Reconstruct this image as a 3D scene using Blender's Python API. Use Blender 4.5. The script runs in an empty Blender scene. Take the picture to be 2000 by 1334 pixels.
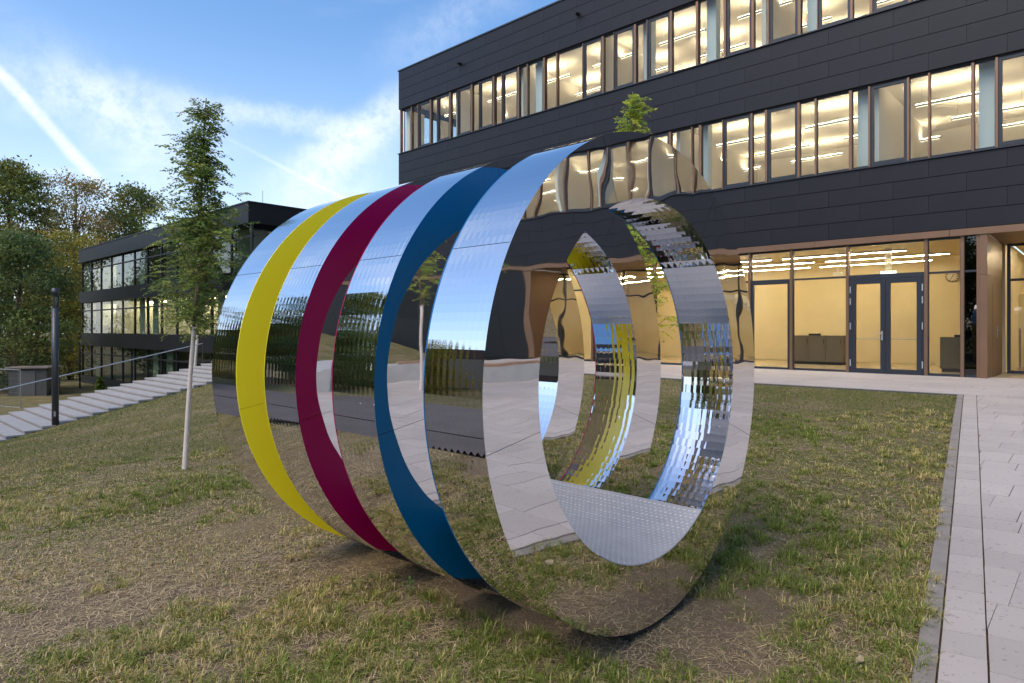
import bpy, math, random
import numpy as np
from mathutils import Vector

rnd = random.Random(7)
rng = np.random.default_rng(11)
scene = bpy.context.scene
COL = scene.collection

# ------------------------------------------------------------------ camera
EYE = 1.577
FPX, HOR = 1273.0, 641.0            # focal length and horizon row measured in the 2000 px photograph
cam = bpy.data.cameras.new("camera")
cam.sensor_width = 36.0
cam.lens = 36.0 * FPX / 2000.0
cam.shift_y = -(667.0 - HOR) / 2000.0
cam.clip_start, cam.clip_end = 0.05, 2000.0
cam_o = bpy.data.objects.new("camera", cam)
COL.objects.link(cam_o)
cam_o.location = (0, 0, EYE)
cam_o.rotation_euler = (math.radians(90), 0, 0)
scene.camera = cam_o

# ------------------------------------------------------------------ light
SUN_EL, SUN_AZ = math.radians(50), math.radians(-133)     # azimuth clockwise from +Y: high on the left
world = bpy.data.worlds.new("World")
scene.world = world
world.use_nodes = True
sun = bpy.data.lights.new("sun", 'SUN')
sun.energy = 1.3
sun.angle = math.radians(38)
sun.color = (1.0, 0.90, 0.76)
sun_o = bpy.data.objects.new("sun", sun)
COL.objects.link(sun_o)
sd = Vector((math.sin(SUN_AZ) * math.cos(SUN_EL), math.cos(SUN_AZ) * math.cos(SUN_EL), math.sin(SUN_EL)))
sun_o.rotation_euler = sd.to_track_quat('Z', 'Y').to_euler()
scene.view_settings.view_transform = 'Standard'
scene.view_settings.look = 'None'
scene.view_settings.exposure = 0.85
scene.view_settings.gamma = 1.0
SKY_STRENGTH = 0.14

scene.cycles.use_denoising = True
scene.cycles.max_bounces = 14
scene.cycles.glossy_bounces = 10
scene.cycles.transparent_max_bounces = 24
scene.cycles.transmission_bounces = 6
scene.cycles.diffuse_bounces = 4
scene.cycles.sample_clamp_indirect = 6.0
scene.cycles.caustics_reflective = False
scene.cycles.caustics_refractive = False


def pix_dir(px, py):
    return Vector(((px - 1000) / FPX, 1.0, (HOR - py) / FPX)).normalized()


def build_world():
    nt = world.node_tree
    nt.nodes.clear()
    N, L = nt.nodes.new, nt.links.new
    out = N('ShaderNodeOutputWorld')
    bg = N('ShaderNodeBackground')
    bg.inputs['Strength'].default_value = SKY_STRENGTH
    L(bg.outputs[0], out.inputs[0])
    sky = N('ShaderNodeTexSky')
    sky.sky_type = 'NISHITA'
    sky.sun_disc = False
    sky.sun_elevation = SUN_EL
    sky.sun_rotation = SUN_AZ
    sky.air_density = 1.0
    sky.dust_density = 1.2
    sky.ozone_density = 2.0
    tc = N('ShaderNodeTexCoord')

    def vm(op, a, b=None):
        n = N('ShaderNodeVectorMath'); n.operation = op
        for i, v in enumerate((a, b)):
            if v is None: continue
            if isinstance(v, (tuple, list, Vector)): n.inputs[i].default_value = tuple(v)
            else: L(v, n.inputs[i])
        return n

    def mm(op, a, b=None, clamp=False):
        n = N('ShaderNodeMath'); n.operation = op; n.use_clamp = clamp
        for i, v in enumerate((a, b)):
            if v is None: continue
            if isinstance(v, (int, float)): n.inputs[i].default_value = v
            else: L(v, n.inputs[i])
        return n.outputs[0]

    def ramp(v, lo, hi, a=0.0, b=1.0):
        n = N('ShaderNodeMapRange'); n.interpolation_type = 'SMOOTHSTEP'
        L(v, n.inputs[0])
        for i, x in enumerate((lo, hi, a, b)): n.inputs[i + 1].default_value = x
        return n.outputs[0]
    D = vm('NORMALIZE', tc.outputs['Generated']).outputs[0]
    sep = N('ShaderNodeSeparateXYZ'); L(D, sep.inputs[0])
    zc = mm('MAXIMUM', sep.outputs[2], 0.04)
    # project the direction on a cloud layer, stretched along the wind
    zz = mm('ADD', zc, 0.12)
    cx = mm('DIVIDE', sep.outputs[0], zz)
    cy = mm('DIVIDE', sep.outputs[1], zz)
    cmb = N('ShaderNodeCombineXYZ'); L(cx, cmb.inputs[0]); L(cy, cmb.inputs[1])
    mp = N('ShaderNodeMapping'); mp.inputs['Rotation'].default_value = (0, 0, math.radians(28))
    mp.inputs['Scale'].default_value = (0.55, 1.3, 1); L(cmb.outputs[0], mp.inputs[0])

    def noise(vec, scale, detail=8, rough=0.6, dist=0.0):
        n = N('ShaderNodeTexNoise'); L(vec, n.inputs['Vector'])
        n.inputs['Scale'].default_value = scale; n.inputs['Detail'].default_value = detail
        n.inputs['Roughness'].default_value = rough; n.inputs['Distortion'].default_value = dist
        return n.outputs['Fac']
    big = noise(mp.outputs[0], 0.75, 6, 0.55, 0.6)
    fine = noise(mp.outputs[0], 2.6, 12, 0.68, 0.9)
    cover = mm('MULTIPLY', ramp(big, 0.46, 0.70), ramp(fine, 0.40, 0.72), True)
    lowveil = ramp(sep.outputs[2], 0.50, 0.02)
    veil = mm('MULTIPLY', mm('POWER', lowveil, 1.5), 0.50)
    cover = mm('MULTIPLY', cover, 0.55)
    total = mm('ADD', cover, veil)

    def streak(p0, p1, width, edge, amt, wob=0.02, ns=9.0, t0=None):
        d0, d1 = pix_dir(*p0), pix_dir(*p1)
        n = d0.cross(d1).normalized()
        m = (d0 + d1).normalized()
        half = math.cos(0.5 * d0.angle(d1))
        nz = noise(D, ns, 6, 0.65)
        off = mm('MULTIPLY', mm('SUBTRACT', nz, 0.5), wob)
        dist = mm('ABSOLUTE', mm('ADD', vm('DOT_PRODUCT', D, n).outputs['Value'], off))
        mask = ramp(dist, width + edge, width * 0.3)
        along = ramp(vm('DOT_PRODUCT', D, m).outputs['Value'], half - 0.012, half + 0.012)
        rough = ramp(noise(D, ns * 3.3, 9, 0.72), 0.30, 0.62, 0.35, 1.0)
        return mm('MULTIPLY', mm('MULTIPLY', mm('MULTIPLY', mask, along), rough), amt)
    for args in (((-60, 80), (190, 350), 0.005, 0.006, 0.75, 0.014, 7.0),
                 ((505, 302), (700, 402), 0.0015, 0.003, 0.35, 0.003, 9.0),
                 ((590, 335), (800, 205), 0.014, 0.035, 0.75, 0.05, 14.0),
                 ((600, 430), (700, 330), 0.020, 0.040, 0.50, 0.06, 12.0),
                 ((120, 150), (330, 300), 0.030, 0.050, 0.45, 0.09, 10.0),
                 ((10, 165), (420, 235), 0.020, 0.040, 0.30, 0.08, 10.0),
                 ((430, 215), (640, 245), 0.008, 0.018, 0.55, 0.05, 16.0),
                 ((830, 70), (950, 0), 0.016, 0.03, 0.30, 0.06, 14.0)):
        total = mm('ADD', total, streak(*args))
    total = mm('MINIMUM', total, 0.93)
    mix = N('ShaderNodeMixRGB'); mix.blend_type = 'MIX'
    L(total, mix.inputs[0])
    hs = N('ShaderNodeHueSaturation'); hs.inputs['Saturation'].default_value = 1.2
    L(sky.outputs[0], hs.inputs['Color'])
    L(hs.outputs[0], mix.inputs[1])
    mix.inputs[2].default_value = (4.6, 4.9, 5.4, 1)
    L(mix.outputs[0], bg.inputs[0])


build_world()

# ------------------------------------------------------------------ coordinates
AZ = math.radians(47.147)
CD = Vector((math.sin(AZ), -math.cos(AZ), 0))     # "c": along the facade to the right
BD = Vector((math.cos(AZ), math.sin(AZ), 0))      # "b": away from the lawn, into the building
ROT = math.atan2(CD.y, CD.x)


def W(c, b, z=0.0):
    return Vector((c * CD.x + b * BD.x, c * CD.y + b * BD.y, z))


def to_cb(x, y):
    return x * CD.x + y * CD.y, x * BD.x + y * BD.y


def at(px, Y, z=None, py=None):
    X = (px - 1000) / FPX * Y
    return Vector((X, Y, (z or 0.0) if py is None else EYE - (py - HOR) / FPX * Y))


# ------------------------------------------------------------------ terrain height
KERB0 = Vector((1.85, 2.85)); KERBD = Vector((6.16, 8.72)).normalized()
LAWN_B = 13.93          # lawn ends here, paving in front of the building starts
STAIR_C0, STAIR_C1 = -33.3, -27.6
FAC_B, FAC_CL = 18.17, -23.87
LB_B, LB_CR, LB_CL = 14.9, -31.3, -61.0       # left building: front plane, right and left corner


def stair_z(b):
    return -1.86 + (b - 5.56) * 0.2196


ctrl = []
def cp(x, y, z): ctrl.append((x, y, z))
def ccb(c, b, z):
    p = W(c, b); ctrl.append((p.x, p.y, z))
for x, y, z in ((0, 0, 0), (-3, 1, 0.0), (.77, 3.5, -.055), (1.1, 3.3, -.05), (-1, 5.2, -.07), (1.85, 2.85, .02), (4.6, 6.8, .18), (-3, -6, -.05), (3, -5, .0),
                (8.0, 11.57, .37), (-4.27, 8.5, -.27), (-16.3, 23.2, -1.87), (-9, 14.5, -.82), (10, 3, .25), (12, -4, .2), (-8, 2, -.42), (-13, 5, -.95), (-12, -8, -.7)):
    cp(x, y, z)
for c in (-22, -14, -6, 2, 10, 16):
    ccb(c, LAWN_B, .36); ccb(c, FAC_B, .405); ccb(c, 28, .30)
for c in (-8, -15, -21): ccb(c, 8.5, .12 + (c + 8) * .045)
for b in (3, 6, 9, 12): ccb(-27.3, b, stair_z(b) - .10); ccb(-30.5, b, stair_z(b) - .6); ccb(-33.6, b, min(stair_z(b) - .5, -1.2))
ccb(-26.5, 14.4, .1); ccb(-30, 16.5, .1); ccb(-28, 22, .1)
for c, b, z in ((-38, 6, -2.45), (-38, 13, -2.3), (-46, 10, -2.7), (-60, 12, -2.75), (-55, -5, -2.5), (-36, -6, -2.4), (-27, -6, -1.9), (-70, 25, -2.9),
                (20, 8, .75), (21, 15, 1.2), (26, 6, 1.1), (-45, -30, -2.2), (-75, -5, -2.8), (25, -15, .3), (0, -25, -.2), (-50, 60, -1), (0, 60, .3), (50, 50, .8), (60, 0, 1), (-110, 40, -2.5), (-110, -40, -2.5), (0, -110, 0), (90, -60, .5), (0, 110, .5)):
    ccb(c, b, z)
CT = np.array(ctrl)


def _tps(r2):
    return np.where(r2 > 1e-9, 0.5 * r2 * np.log(np.maximum(r2, 1e-9)), 0.0)


_n = len(CT)
_d2 = ((CT[:, None, :2] - CT[None, :, :2]) ** 2).sum(-1)
_M = np.zeros((_n + 3, _n + 3))
_M[:_n, :_n] = _tps(_d2) + np.eye(_n) * 0.6
_M[:_n, _n] = 1; _M[:_n, _n + 1:] = CT[:, :2]
_M[_n, :_n] = 1; _M[_n + 1:, :_n] = CT[:, :2].T
_wt = np.linalg.solve(_M, np.concatenate([CT[:, 2], np.zeros(3)]))


def gz(x, y):
    x = np.atleast_1d(np.asarray(x, float)); y = np.atleast_1d(np.asarray(y, float))
    r = np.sqrt(x * x + y * y); k = np.where(r > 110, 110 / np.maximum(r, 1), 1.0)
    x = x * k; y = y * k
    out = np.empty(x.shape)
    for i in range(0, x.size, 20000):
        xs, ys = x.flat[i:i + 20000], y.flat[i:i + 20000]
        d2 = (xs[:, None] - CT[None, :, 0]) ** 2 + (ys[:, None] - CT[None, :, 1]) ** 2
        out.flat[i:i + 20000] = _tps(d2) @ _wt[:_n] + _wt[_n] + xs * _wt[_n + 1] + ys * _wt[_n + 2]
    return out


def g1(x, y):
    return float(gz(x, y)[0])


# ------------------------------------------------------------------ mesh helpers
class MB:
    def __init__(s):
        s.v, s.f = [], []

    def box(s, x0, x1, y0, y1, z0, z1):
        n = len(s.v)
        s.v += [(x0, y0, z0), (x1, y0, z0), (x1, y1, z0), (x0, y1, z0), (x0, y0, z1), (x1, y0, z1), (x1, y1, z1), (x0, y1, z1)]
        s.f += [(n, n + 3, n + 2, n + 1), (n + 4, n + 5, n + 6, n + 7), (n, n + 1, n + 5, n + 4), (n + 1, n + 2, n + 6, n + 5), (n + 2, n + 3, n + 7, n + 6), (n + 3, n, n + 4, n + 7)]
        return s

    def hexa(s, bot, top):
        n = len(s.v)
        s.v += [tuple(p) for p in bot] + [tuple(p) for p in top]
        s.f += [(n, n + 3, n + 2, n + 1), (n + 4, n + 5, n + 6, n + 7), (n, n + 1, n + 5, n + 4), (n + 1, n + 2, n + 6, n + 5), (n + 2, n + 3, n + 7, n + 6), (n + 3, n, n + 4, n + 7)]
        return s

    def tube(s, pts, rad, seg=8, cap=True):
        pts = [Vector(p) for p in pts]
        if not isinstance(rad, (list, tuple)): rad = [rad] * len(pts)
        base = len(s.v)
        up = None
        for i, p in enumerate(pts):
            d = (pts[min(i + 1, len(pts) - 1)] - pts[max(i - 1, 0)])
            d = d.normalized() if d.length > 1e-9 else Vector((0, 0, 1))
            if up is None:
                up = d.orthogonal().normalized()
            up = (up - d * up.dot(d))
            up = up.normalized() if up.length > 1e-6 else d.orthogonal().normalized()
            w = d.cross(up)
            for k in range(seg):
                a = 2 * math.pi * k / seg
                s.v.append(tuple(p + (up * math.cos(a) + w * math.sin(a)) * rad[i]))
        for i in range(len(pts) - 1):
            for k in range(seg):
                a, b = base + i * seg + k, base + i * seg + (k + 1) % seg
                s.f.append((a, b, b + seg, a + seg))
        if cap:
            s.f.append(tuple(base + k for k in reversed(range(seg))))
            e = base + (len(pts) - 1) * seg
            s.f.append(tuple(e + k for k in range(seg)))
        return s

    def quad(s, *p):
        n = len(s.v); s.v += [tuple(q) for q in p]; s.f.append(tuple(range(n, n + len(p)))); return s

    def mesh(s, name, m, smooth=False):
        me = bpy.data.meshes.new(name)
        me.from_pydata(s.v, [], s.f)
        if m: me.materials.append(m)
        if smooth:
            me.polygons.foreach_set('use_smooth', [True] * len(me.polygons))
        me.update()
        return me

    def build(s, name, m, parent=None, smooth=False):
        return link(name, s.mesh(name, m, smooth), parent)


def link(name, data, parent=None):
    o = bpy.data.objects.new(name, data)
    COL.objects.link(o)
    if parent is not None: o.parent = parent
    return o


def np_mesh(name, verts, faces, m, cols=None, smooth=False):
    """verts (n,3), faces (m,k) all of one arity"""
    me = bpy.data.meshes.new(name)
    verts = np.asarray(verts, np.float32); faces = np.asarray(faces, np.int32)
    k = faces.shape[1]
    me.vertices.add(len(verts)); me.vertices.foreach_set('co', verts.ravel())
    me.loops.add(faces.size); me.loops.foreach_set('vertex_index', faces.ravel())
    me.polygons.add(len(faces)); me.polygons.foreach_set('loop_start', np.arange(0, faces.size, k, dtype=np.int32))
    me.polygons.foreach_set('use_smooth', np.full(len(faces), smooth))
    me.update(calc_edges=True)
    if cols is not None:
        ca = me.color_attributes.new('Col', 'FLOAT_COLOR', 'POINT')
        c4 = np.ones((len(verts), 4), np.float32); c4[:, :3] = cols
        ca.data.foreach_set('color', c4.ravel())
    if m: me.materials.append(m)
    return me


def tag(o, label, cat, group=None):
    o['label'] = label; o['category'] = cat
    if group: o['group'] = group
    return o


def struct(o, kind='structure'):
    o['kind'] = kind
    return o


def empty(name, loc=(0, 0, 0), rz=0.0):
    o = bpy.data.objects.new(name, None)
    o.empty_display_size = 0.2
    COL.objects.link(o)
    o.location = loc; o.rotation_euler = (0, 0, rz)
    return o


# ------------------------------------------------------------------ materials
MATS = {}


def mat(name, col=(.5, .5, .5), rough=.5, metal=0.0, var=0.0, vscale=4.0, bump=0.0, bscale=40.0, spec=0.5, emit=None, estr=0.0, coord='Object'):
    if name in MATS: return MATS[name]
    m = bpy.data.materials.new(name); m.use_nodes = True
    nt = m.node_tree; p = nt.nodes['Principled BSDF']
    p.inputs['Base Color'].default_value = (*col, 1)
    p.inputs['Roughness'].default_value = rough
    p.inputs['Metallic'].default_value = metal
    p.inputs['Specular IOR Level'].default_value = spec
    if emit:
        p.inputs['Emission Color'].default_value = (*emit, 1); p.inputs['Emission Strength'].default_value = estr
    if var or bump:
        tc = nt.nodes.new('ShaderNodeTexCoord')
        if var:
            n = nt.nodes.new('ShaderNodeTexNoise'); n.inputs['Scale'].default_value = vscale; n.inputs['Detail'].default_value = 7
            nt.links.new(tc.outputs[coord], n.inputs['Vector'])
            r = nt.nodes.new('ShaderNodeMapRange'); r.inputs[1].default_value = .25; r.inputs[2].default_value = .75
            r.inputs[3].default_value = 1 - var; r.inputs[4].default_value = 1 + var
            nt.links.new(n.outputs['Fac'], r.inputs[0])
            x = nt.nodes.new('ShaderNodeMixRGB'); x.blend_type = 'MULTIPLY'; x.inputs[0].default_value = 1
            x.inputs[1].default_value = (*col, 1); nt.links.new(r.outputs[0], x.inputs[2])
            nt.links.new(x.outputs[0], p.inputs['Base Color'])
        if bump:
            n2 = nt.nodes.new('ShaderNodeTexNoise'); n2.inputs['Scale'].default_value = bscale; n2.inputs['Detail'].default_value = 6
            nt.links.new(tc.outputs[coord], n2.inputs['Vector'])
            b = nt.nodes.new('ShaderNodeBump'); b.inputs['Strength'].default_value = bump; b.inputs['Distance'].default_value = .01
            nt.links.new(n2.outputs['Fac'], b.inputs['Height']); nt.links.new(b.outputs[0], p.inputs['Normal'])
    MATS[name] = m
    return m


def mirror_mat(name, wav=0.0, scale=3.0, tint=(.80, .80, .81), rough=0.012):
    m = mat(name, tint, rough, 1.0)
    nt = m.node_tree; tc = nt.nodes.new('ShaderNodeTexCoord')
    sm = nt.nodes.new('ShaderNodeTexNoise'); sm.inputs['Scale'].default_value = 2.2; sm.inputs['Detail'].default_value = 9; sm.inputs['Roughness'].default_value = .7
    nt.links.new(tc.outputs['Object'], sm.inputs['Vector'])
    mr = nt.nodes.new('ShaderNodeMapRange'); nt.links.new(sm.outputs['Fac'], mr.inputs[0])
    for i_, v_ in enumerate((.45, .75, .006, .055)): mr.inputs[i_ + 1].default_value = v_
    nt.links.new(mr.outputs[0], nt.nodes['Principled BSDF'].inputs['Roughness'])
    if wav:
        nt = m.node_tree; p = nt.nodes['Principled BSDF']
        tc = nt.nodes.new('ShaderNodeTexCoord')
        n = nt.nodes.new('ShaderNodeTexNoise'); n.inputs['Scale'].default_value = scale; n.inputs['Detail'].default_value = 1.0
        nt.links.new(tc.outputs['Object'], n.inputs['Vector'])
        b = nt.nodes.new('ShaderNodeBump'); b.inputs['Strength'].default_value = 1.0; b.inputs['Distance'].default_value = wav
        nt.links.new(n.outputs['Fac'], b.inputs['Height']); nt.links.new(b.outputs[0], p.inputs['Normal'])
    return m


def glass_mat(name, tint=(.93, .95, .93), refl=1.0, ior=1.45):
    m = bpy.data.materials.new(name); m.use_nodes = True
    nt = m.node_tree; nt.nodes.clear()
    o = nt.nodes.new('ShaderNodeOutputMaterial'); mx = nt.nodes.new('ShaderNodeMixShader')
    t = nt.nodes.new('ShaderNodeBsdfTransparent'); t.inputs[0].default_value = (*tint, 1)
    g = nt.nodes.new('ShaderNodeBsdfGlossy'); g.inputs['Roughness'].default_value = 0.0; g.inputs[0].default_value = (.95, .95, .95, 1)
    f = nt.nodes.new('ShaderNodeFresnel'); f.inputs[0].default_value = ior
    k = nt.nodes.new('ShaderNodeMath'); k.operation = 'MULTIPLY'; k.inputs[1].default_value = refl; k.use_clamp = True
    ge = nt.nodes.new('ShaderNodeNewGeometry'); inv = nt.nodes.new('ShaderNodeMath'); inv.operation = 'SUBTRACT'; inv.inputs[0].default_value = 1.0
    nt.links.new(ge.outputs['Backfacing'], inv.inputs[1])
    k2 = nt.nodes.new('ShaderNodeMath'); k2.operation = 'MULTIPLY'      # only the outer face of a pane mirrors
    nt.links.new(f.outputs[0], k.inputs[0]); nt.links.new(k.outputs[0], k2.inputs[0]); nt.links.new(inv.outputs[0], k2.inputs[1]); nt.links.new(k2.outputs[0], mx.inputs[0])
    nt.links.new(t.outputs[0], mx.inputs[1]); nt.links.new(g.outputs[0], mx.inputs[2]); nt.links.new(mx.outputs[0], o.inputs[0])
    MATS[name] = m
    return m


def leaf_mat(name, trans=0.35, rough=.55):
    m = bpy.data.materials.new(name); m.use_nodes = True
    nt = m.node_tree; p = nt.nodes['Principled BSDF']; out = nt.nodes['Material Output']
    a = nt.nodes.new('ShaderNodeAttribute'); a.attribute_name = 'Col'
    p.inputs['Roughness'].default_value = rough; p.inputs['Specular IOR Level'].default_value = .25
    nt.links.new(a.outputs['Color'], p.inputs['Base Color'])
    tr = nt.nodes.new('ShaderNodeBsdfTranslucent'); nt.links.new(a.outputs['Color'], tr.inputs[0])
    mx = nt.nodes.new('ShaderNodeMixShader'); mx.inputs[0].default_value = trans
    nt.links.new(p.outputs[0], mx.inputs[1]); nt.links.new(tr.outputs[0], mx.inputs[2]); nt.links.new(mx.outputs[0], out.inputs[0])
    MATS[name] = m
    return m


M_LEAF = leaf_mat('foliage', .45)
M_GRASS = leaf_mat('grass_blades', .25, .6)
M_GLASS = glass_mat('window_glass', refl=1.0)
M_GLASS2 = glass_mat('older_glass', (.66, .72, .68), 1.4, 1.5)
M_MIRROR = mirror_mat('mirror_steel')
M_MIRROR_FACE = mirror_mat('mirror_steel_wavy', .0017, 3.2)
M_YELLOW = mat('yellow_paint', (.95, .78, .025), .4, var=.03, vscale=2)
M_PURPLE = mat('magenta_paint', (.48, .0, .115), .34, var=.03, vscale=2)
M_BLUE = mat('blue_paint', (.0, .20, .50), .34, var=.03, vscale=2)
M_ALU = mat('tread_plate', (.46, .44, .445), .6, .2, var=.08, vscale=9)
M_STUD = mat('tread_stud', (.72, .71, .72), .35, .5)
M_BLACKBASE = mat('black_base', (.012, .012, .013), .6)
M_CLAD = mat('anthracite_cladding', (.0115, .0112, .0150), .42, var=.18, vscale=1.1, spec=.27)
M_BACK = mat('cladding_joint', (.008, .008, .009), .8)
M_BRONZE = mat('bronze_anodised', (.20, .115, .07), .42, .55, var=.08, vscale=2)
M_FRAME = mat('dark_frame', (.013, .017, .026), .42)
M_WARMWALL = mat('white_room_wall', (.74, .70, .62), .8)
M_LOBBY = mat('lobby_wood', (.68, .56, .35), .5, var=.06, vscale=1.5)
M_LOBBYFLOOR = mat('lobby_floor', (.46, .36, .22), .25, var=.08, vscale=3)
M_LAMP = mat('lamp_glow', (.8, .8, .8), .5, emit=(1.0, .86, .62), estr=2.2)
M_LAMPBODY = mat('lamp_body', (.35, .34, .33), .5)
M_BLIND = mat('blue_column', (.52, .58, .59), .6)
M_KERB = mat('kerb_concrete', (.25, .215, .188), .85, var=.18, vscale=9, bump=.3, bscale=90)
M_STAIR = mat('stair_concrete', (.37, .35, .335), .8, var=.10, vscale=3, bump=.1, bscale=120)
M_STAIR_SHADED = mat('stair_concrete_shaded', (.27, .255, .245), .85, var=.10, vscale=3)  # same concrete as the treads, with the risers' shade painted into the colour
M_LAMPPOST = mat('lamp_post_grey', (.055, .058, .065), .4, .3)
M_STEEL = mat('galvanised_steel', (.42, .43, .44), .45, .7, var=.15, vscale=8)
M_WHITEBARK = mat('whitewashed_bark', (.62, .53, .46), .85, var=.14, vscale=18, bump=.7, bscale=60)
M_BARK = mat('brown_bark', (.14, .095, .065), .9, var=.3, vscale=14, bump=.8, bscale=45)
M_BLACKWALL = mat('black_cladding', (.008, .009, .011), .5, spec=.3, var=.15, vscale=1)
M_DARKMULL = mat('black_mullion', (.012, .013, .014), .5)
M_CONC = mat('cast_concrete', (.40, .385, .365), .8, var=.1, vscale=4, bump=.15, bscale=60)
M_WOODSLAT = mat('bench_wood', (.32, .19, .12), .6, var=.2, vscale=7)
M_DARKWOOD = mat('grey_cabinet', (.115, .095, .07), .5)
M_ASPHALT = mat('asphalt', (.080, .066, .062), .9, var=.2, vscale=2, bump=.4, bscale=150)


def slab_material():
    m = mat('paving_slab', (.43, .372, .335), .82, bump=.12, bscale=160)
    nt = m.node_tree; p = nt.nodes['Principled BSDF']
    tc = nt.nodes.new('ShaderNodeTexCoord'); oi = nt.nodes.new('ShaderNodeNewGeometry')
    n = nt.nodes.new('ShaderNodeTexNoise'); n.inputs['Scale'].default_value = 34; n.inputs['Detail'].default_value = 4
    n2 = nt.nodes.new('ShaderNodeTexNoise'); n2.inputs['Scale'].default_value = .8; n2.inputs['Detail'].default_value = 6
    for q in (n, n2): nt.links.new(tc.outputs['Object'], q.inputs['Vector'])
    r = nt.nodes.new('ShaderNodeMapRange'); nt.links.new(n.outputs['Fac'], r.inputs[0])
    for i, v in enumerate((.62, .70, 0, 1)): r.inputs[i + 1].default_value = v
    r2 = nt.nodes.new('ShaderNodeMapRange'); nt.links.new(n2.outputs['Fac'], r2.inputs[0])
    for i, v in enumerate((.3, .7, .90, 1.06)): r2.inputs[i + 1].default_value = v
    ob = nt.nodes.new('ShaderNodeObjectInfo'); ad = nt.nodes.new('ShaderNodeMath'); ad.operation = 'ADD'; fr_ = nt.nodes.new('ShaderNodeMath'); fr_.operation = 'FRACT'
    nt.links.new(ob.outputs['Random'], ad.inputs[0]); nt.links.new(oi.outputs['Random Per Island'], ad.inputs[1]); nt.links.new(ad.outputs[0], fr_.inputs[0])
    rn = nt.nodes.new('ShaderNodeMapRange'); nt.links.new(fr_.outputs[0], rn.inputs[0])
    for i, v in enumerate((0, 1, .93, 1.05)): rn.inputs[i + 1].default_value = v
    mu = nt.nodes.new('ShaderNodeMath'); mu.operation = 'MULTIPLY'
    nt.links.new(r2.outputs[0], mu.inputs[0]); nt.links.new(rn.outputs[0], mu.inputs[1])
    mx = nt.nodes.new('ShaderNodeMixRGB'); mx.inputs[1].default_value = (.43, .372, .335, 1); mx.inputs[2].default_value = (.22, .185, .16, 1)
    sc = nt.nodes.new('ShaderNodeMath'); sc.operation = 'MULTIPLY'; sc.inputs[1].default_value = .75
    nt.links.new(r.outputs[0], sc.inputs[0]); nt.links.new(sc.outputs[0], mx.inputs[0])
    fx = nt.nodes.new('ShaderNodeMixRGB'); fx.blend_type = 'MULTIPLY'; fx.inputs[0].default_value = 1
    nt.links.new(mx.outputs[0], fx.inputs[1]); nt.links.new(mu.outputs[0], fx.inputs[2])
    nt.links.new(fx.outputs[0], p.inputs['Base Color'])
    return m


M_SLAB = slab_material()


def ground_material():
    m = bpy.data.materials.new('lawn_soil'); m.use_nodes = True
    nt = m.node_tree; p = nt.nodes['Principled BSDF']; p.inputs['Roughness'].default_value = .95; p.inputs['Specular IOR Level'].default_value = .15
    N, L = nt.nodes.new, nt.links.new
    tc = N('ShaderNodeTexCoord')

    def noise(sc, det=6, ro=.6, dist=0):
        n = N('ShaderNodeTexNoise'); n.inputs['Scale'].default_value = sc; n.inputs['Detail'].default_value = det
        n.inputs['Roughness'].default_value = ro; n.inputs['Distortion'].default_value = dist
        L(tc.outputs['Object'], n.inputs['Vector']); return n.outputs['Fac']

    def rng_(v, lo, hi, a=0., b=1.):
        r = N('ShaderNodeMapRange'); r.interpolation_type = 'SMOOTHSTEP'; L(v, r.inputs[0])
        for i, x in enumerate((lo, hi, a, b)): r.inputs[i + 1].default_value = x
        return r.outputs[0]

    def mix(f, a, b):
        x = N('ShaderNodeMixRGB')
        if isinstance(f, float): x.inputs[0].default_value = f
        else: L(f, x.inputs[0])
        for i, v in ((1, a), (2, b)):
            if isinstance(v, tuple): x.inputs[i].default_value = (*v, 1)
            else: L(v, x.inputs[i])
        return x.outputs[0]
    soil = mix(rng_(noise(120, 10, .8), .32, .68), (.115, .076, .052), (.40, .285, .195))
    straw = mix(rng_(noise(160, 5, .75, 1.5), .36, .66), (.15, .105, .06), (.55, .42, .25))
    green = mix(rng_(noise(90, 5, .7), .3, .7), (.05, .055, .018), (.19, .18, .055))
    c = mix(rng_(noise(2.4, 8, .68, .5), .42, .62, 0., .85), soil, straw)
    # far lawn gets its mown green from the material, near lawn from blades
    geo = N('ShaderNodeNewGeometry')
    ln = N('ShaderNodeVectorMath'); ln.operation = 'LENGTH'; L(geo.outputs['Position'], ln.inputs[0])
    far = rng_(ln.outputs['Value'], 3.5, 10.0)
    gf = N('ShaderNodeMath'); gf.operation = 'MULTIPLY'; gf.use_clamp = True
    L(rng_(noise(1.1, 7, .65), .30, .62, .25, 1.0), gf.inputs[0]); L(rng_(far, 0, 1, .12, .85), gf.inputs[1])
    c = mix(gf.outputs[0], c, green)
    L(c, p.inputs['Base Color'])
    b = N('ShaderNodeBump'); b.inputs['Strength'].default_value = 1.0; b.inputs['Distance'].default_value = .035
    L(noise(42, 10, .75), b.inputs['Height']); L(b.outputs[0], p.inputs['Normal'])
    MATS['lawn_soil'] = m
    return m


M_GROUND = ground_material()


# ------------------------------------------------------------------ ground sheet
def axis_samples():
    s = [0.0]; st = .12
    while s[-1] < 400:
        s.append(s[-1] + st)
        if s[-1] > 6: st = min(st * 1.09, 40)
    return np.array(s)


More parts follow.
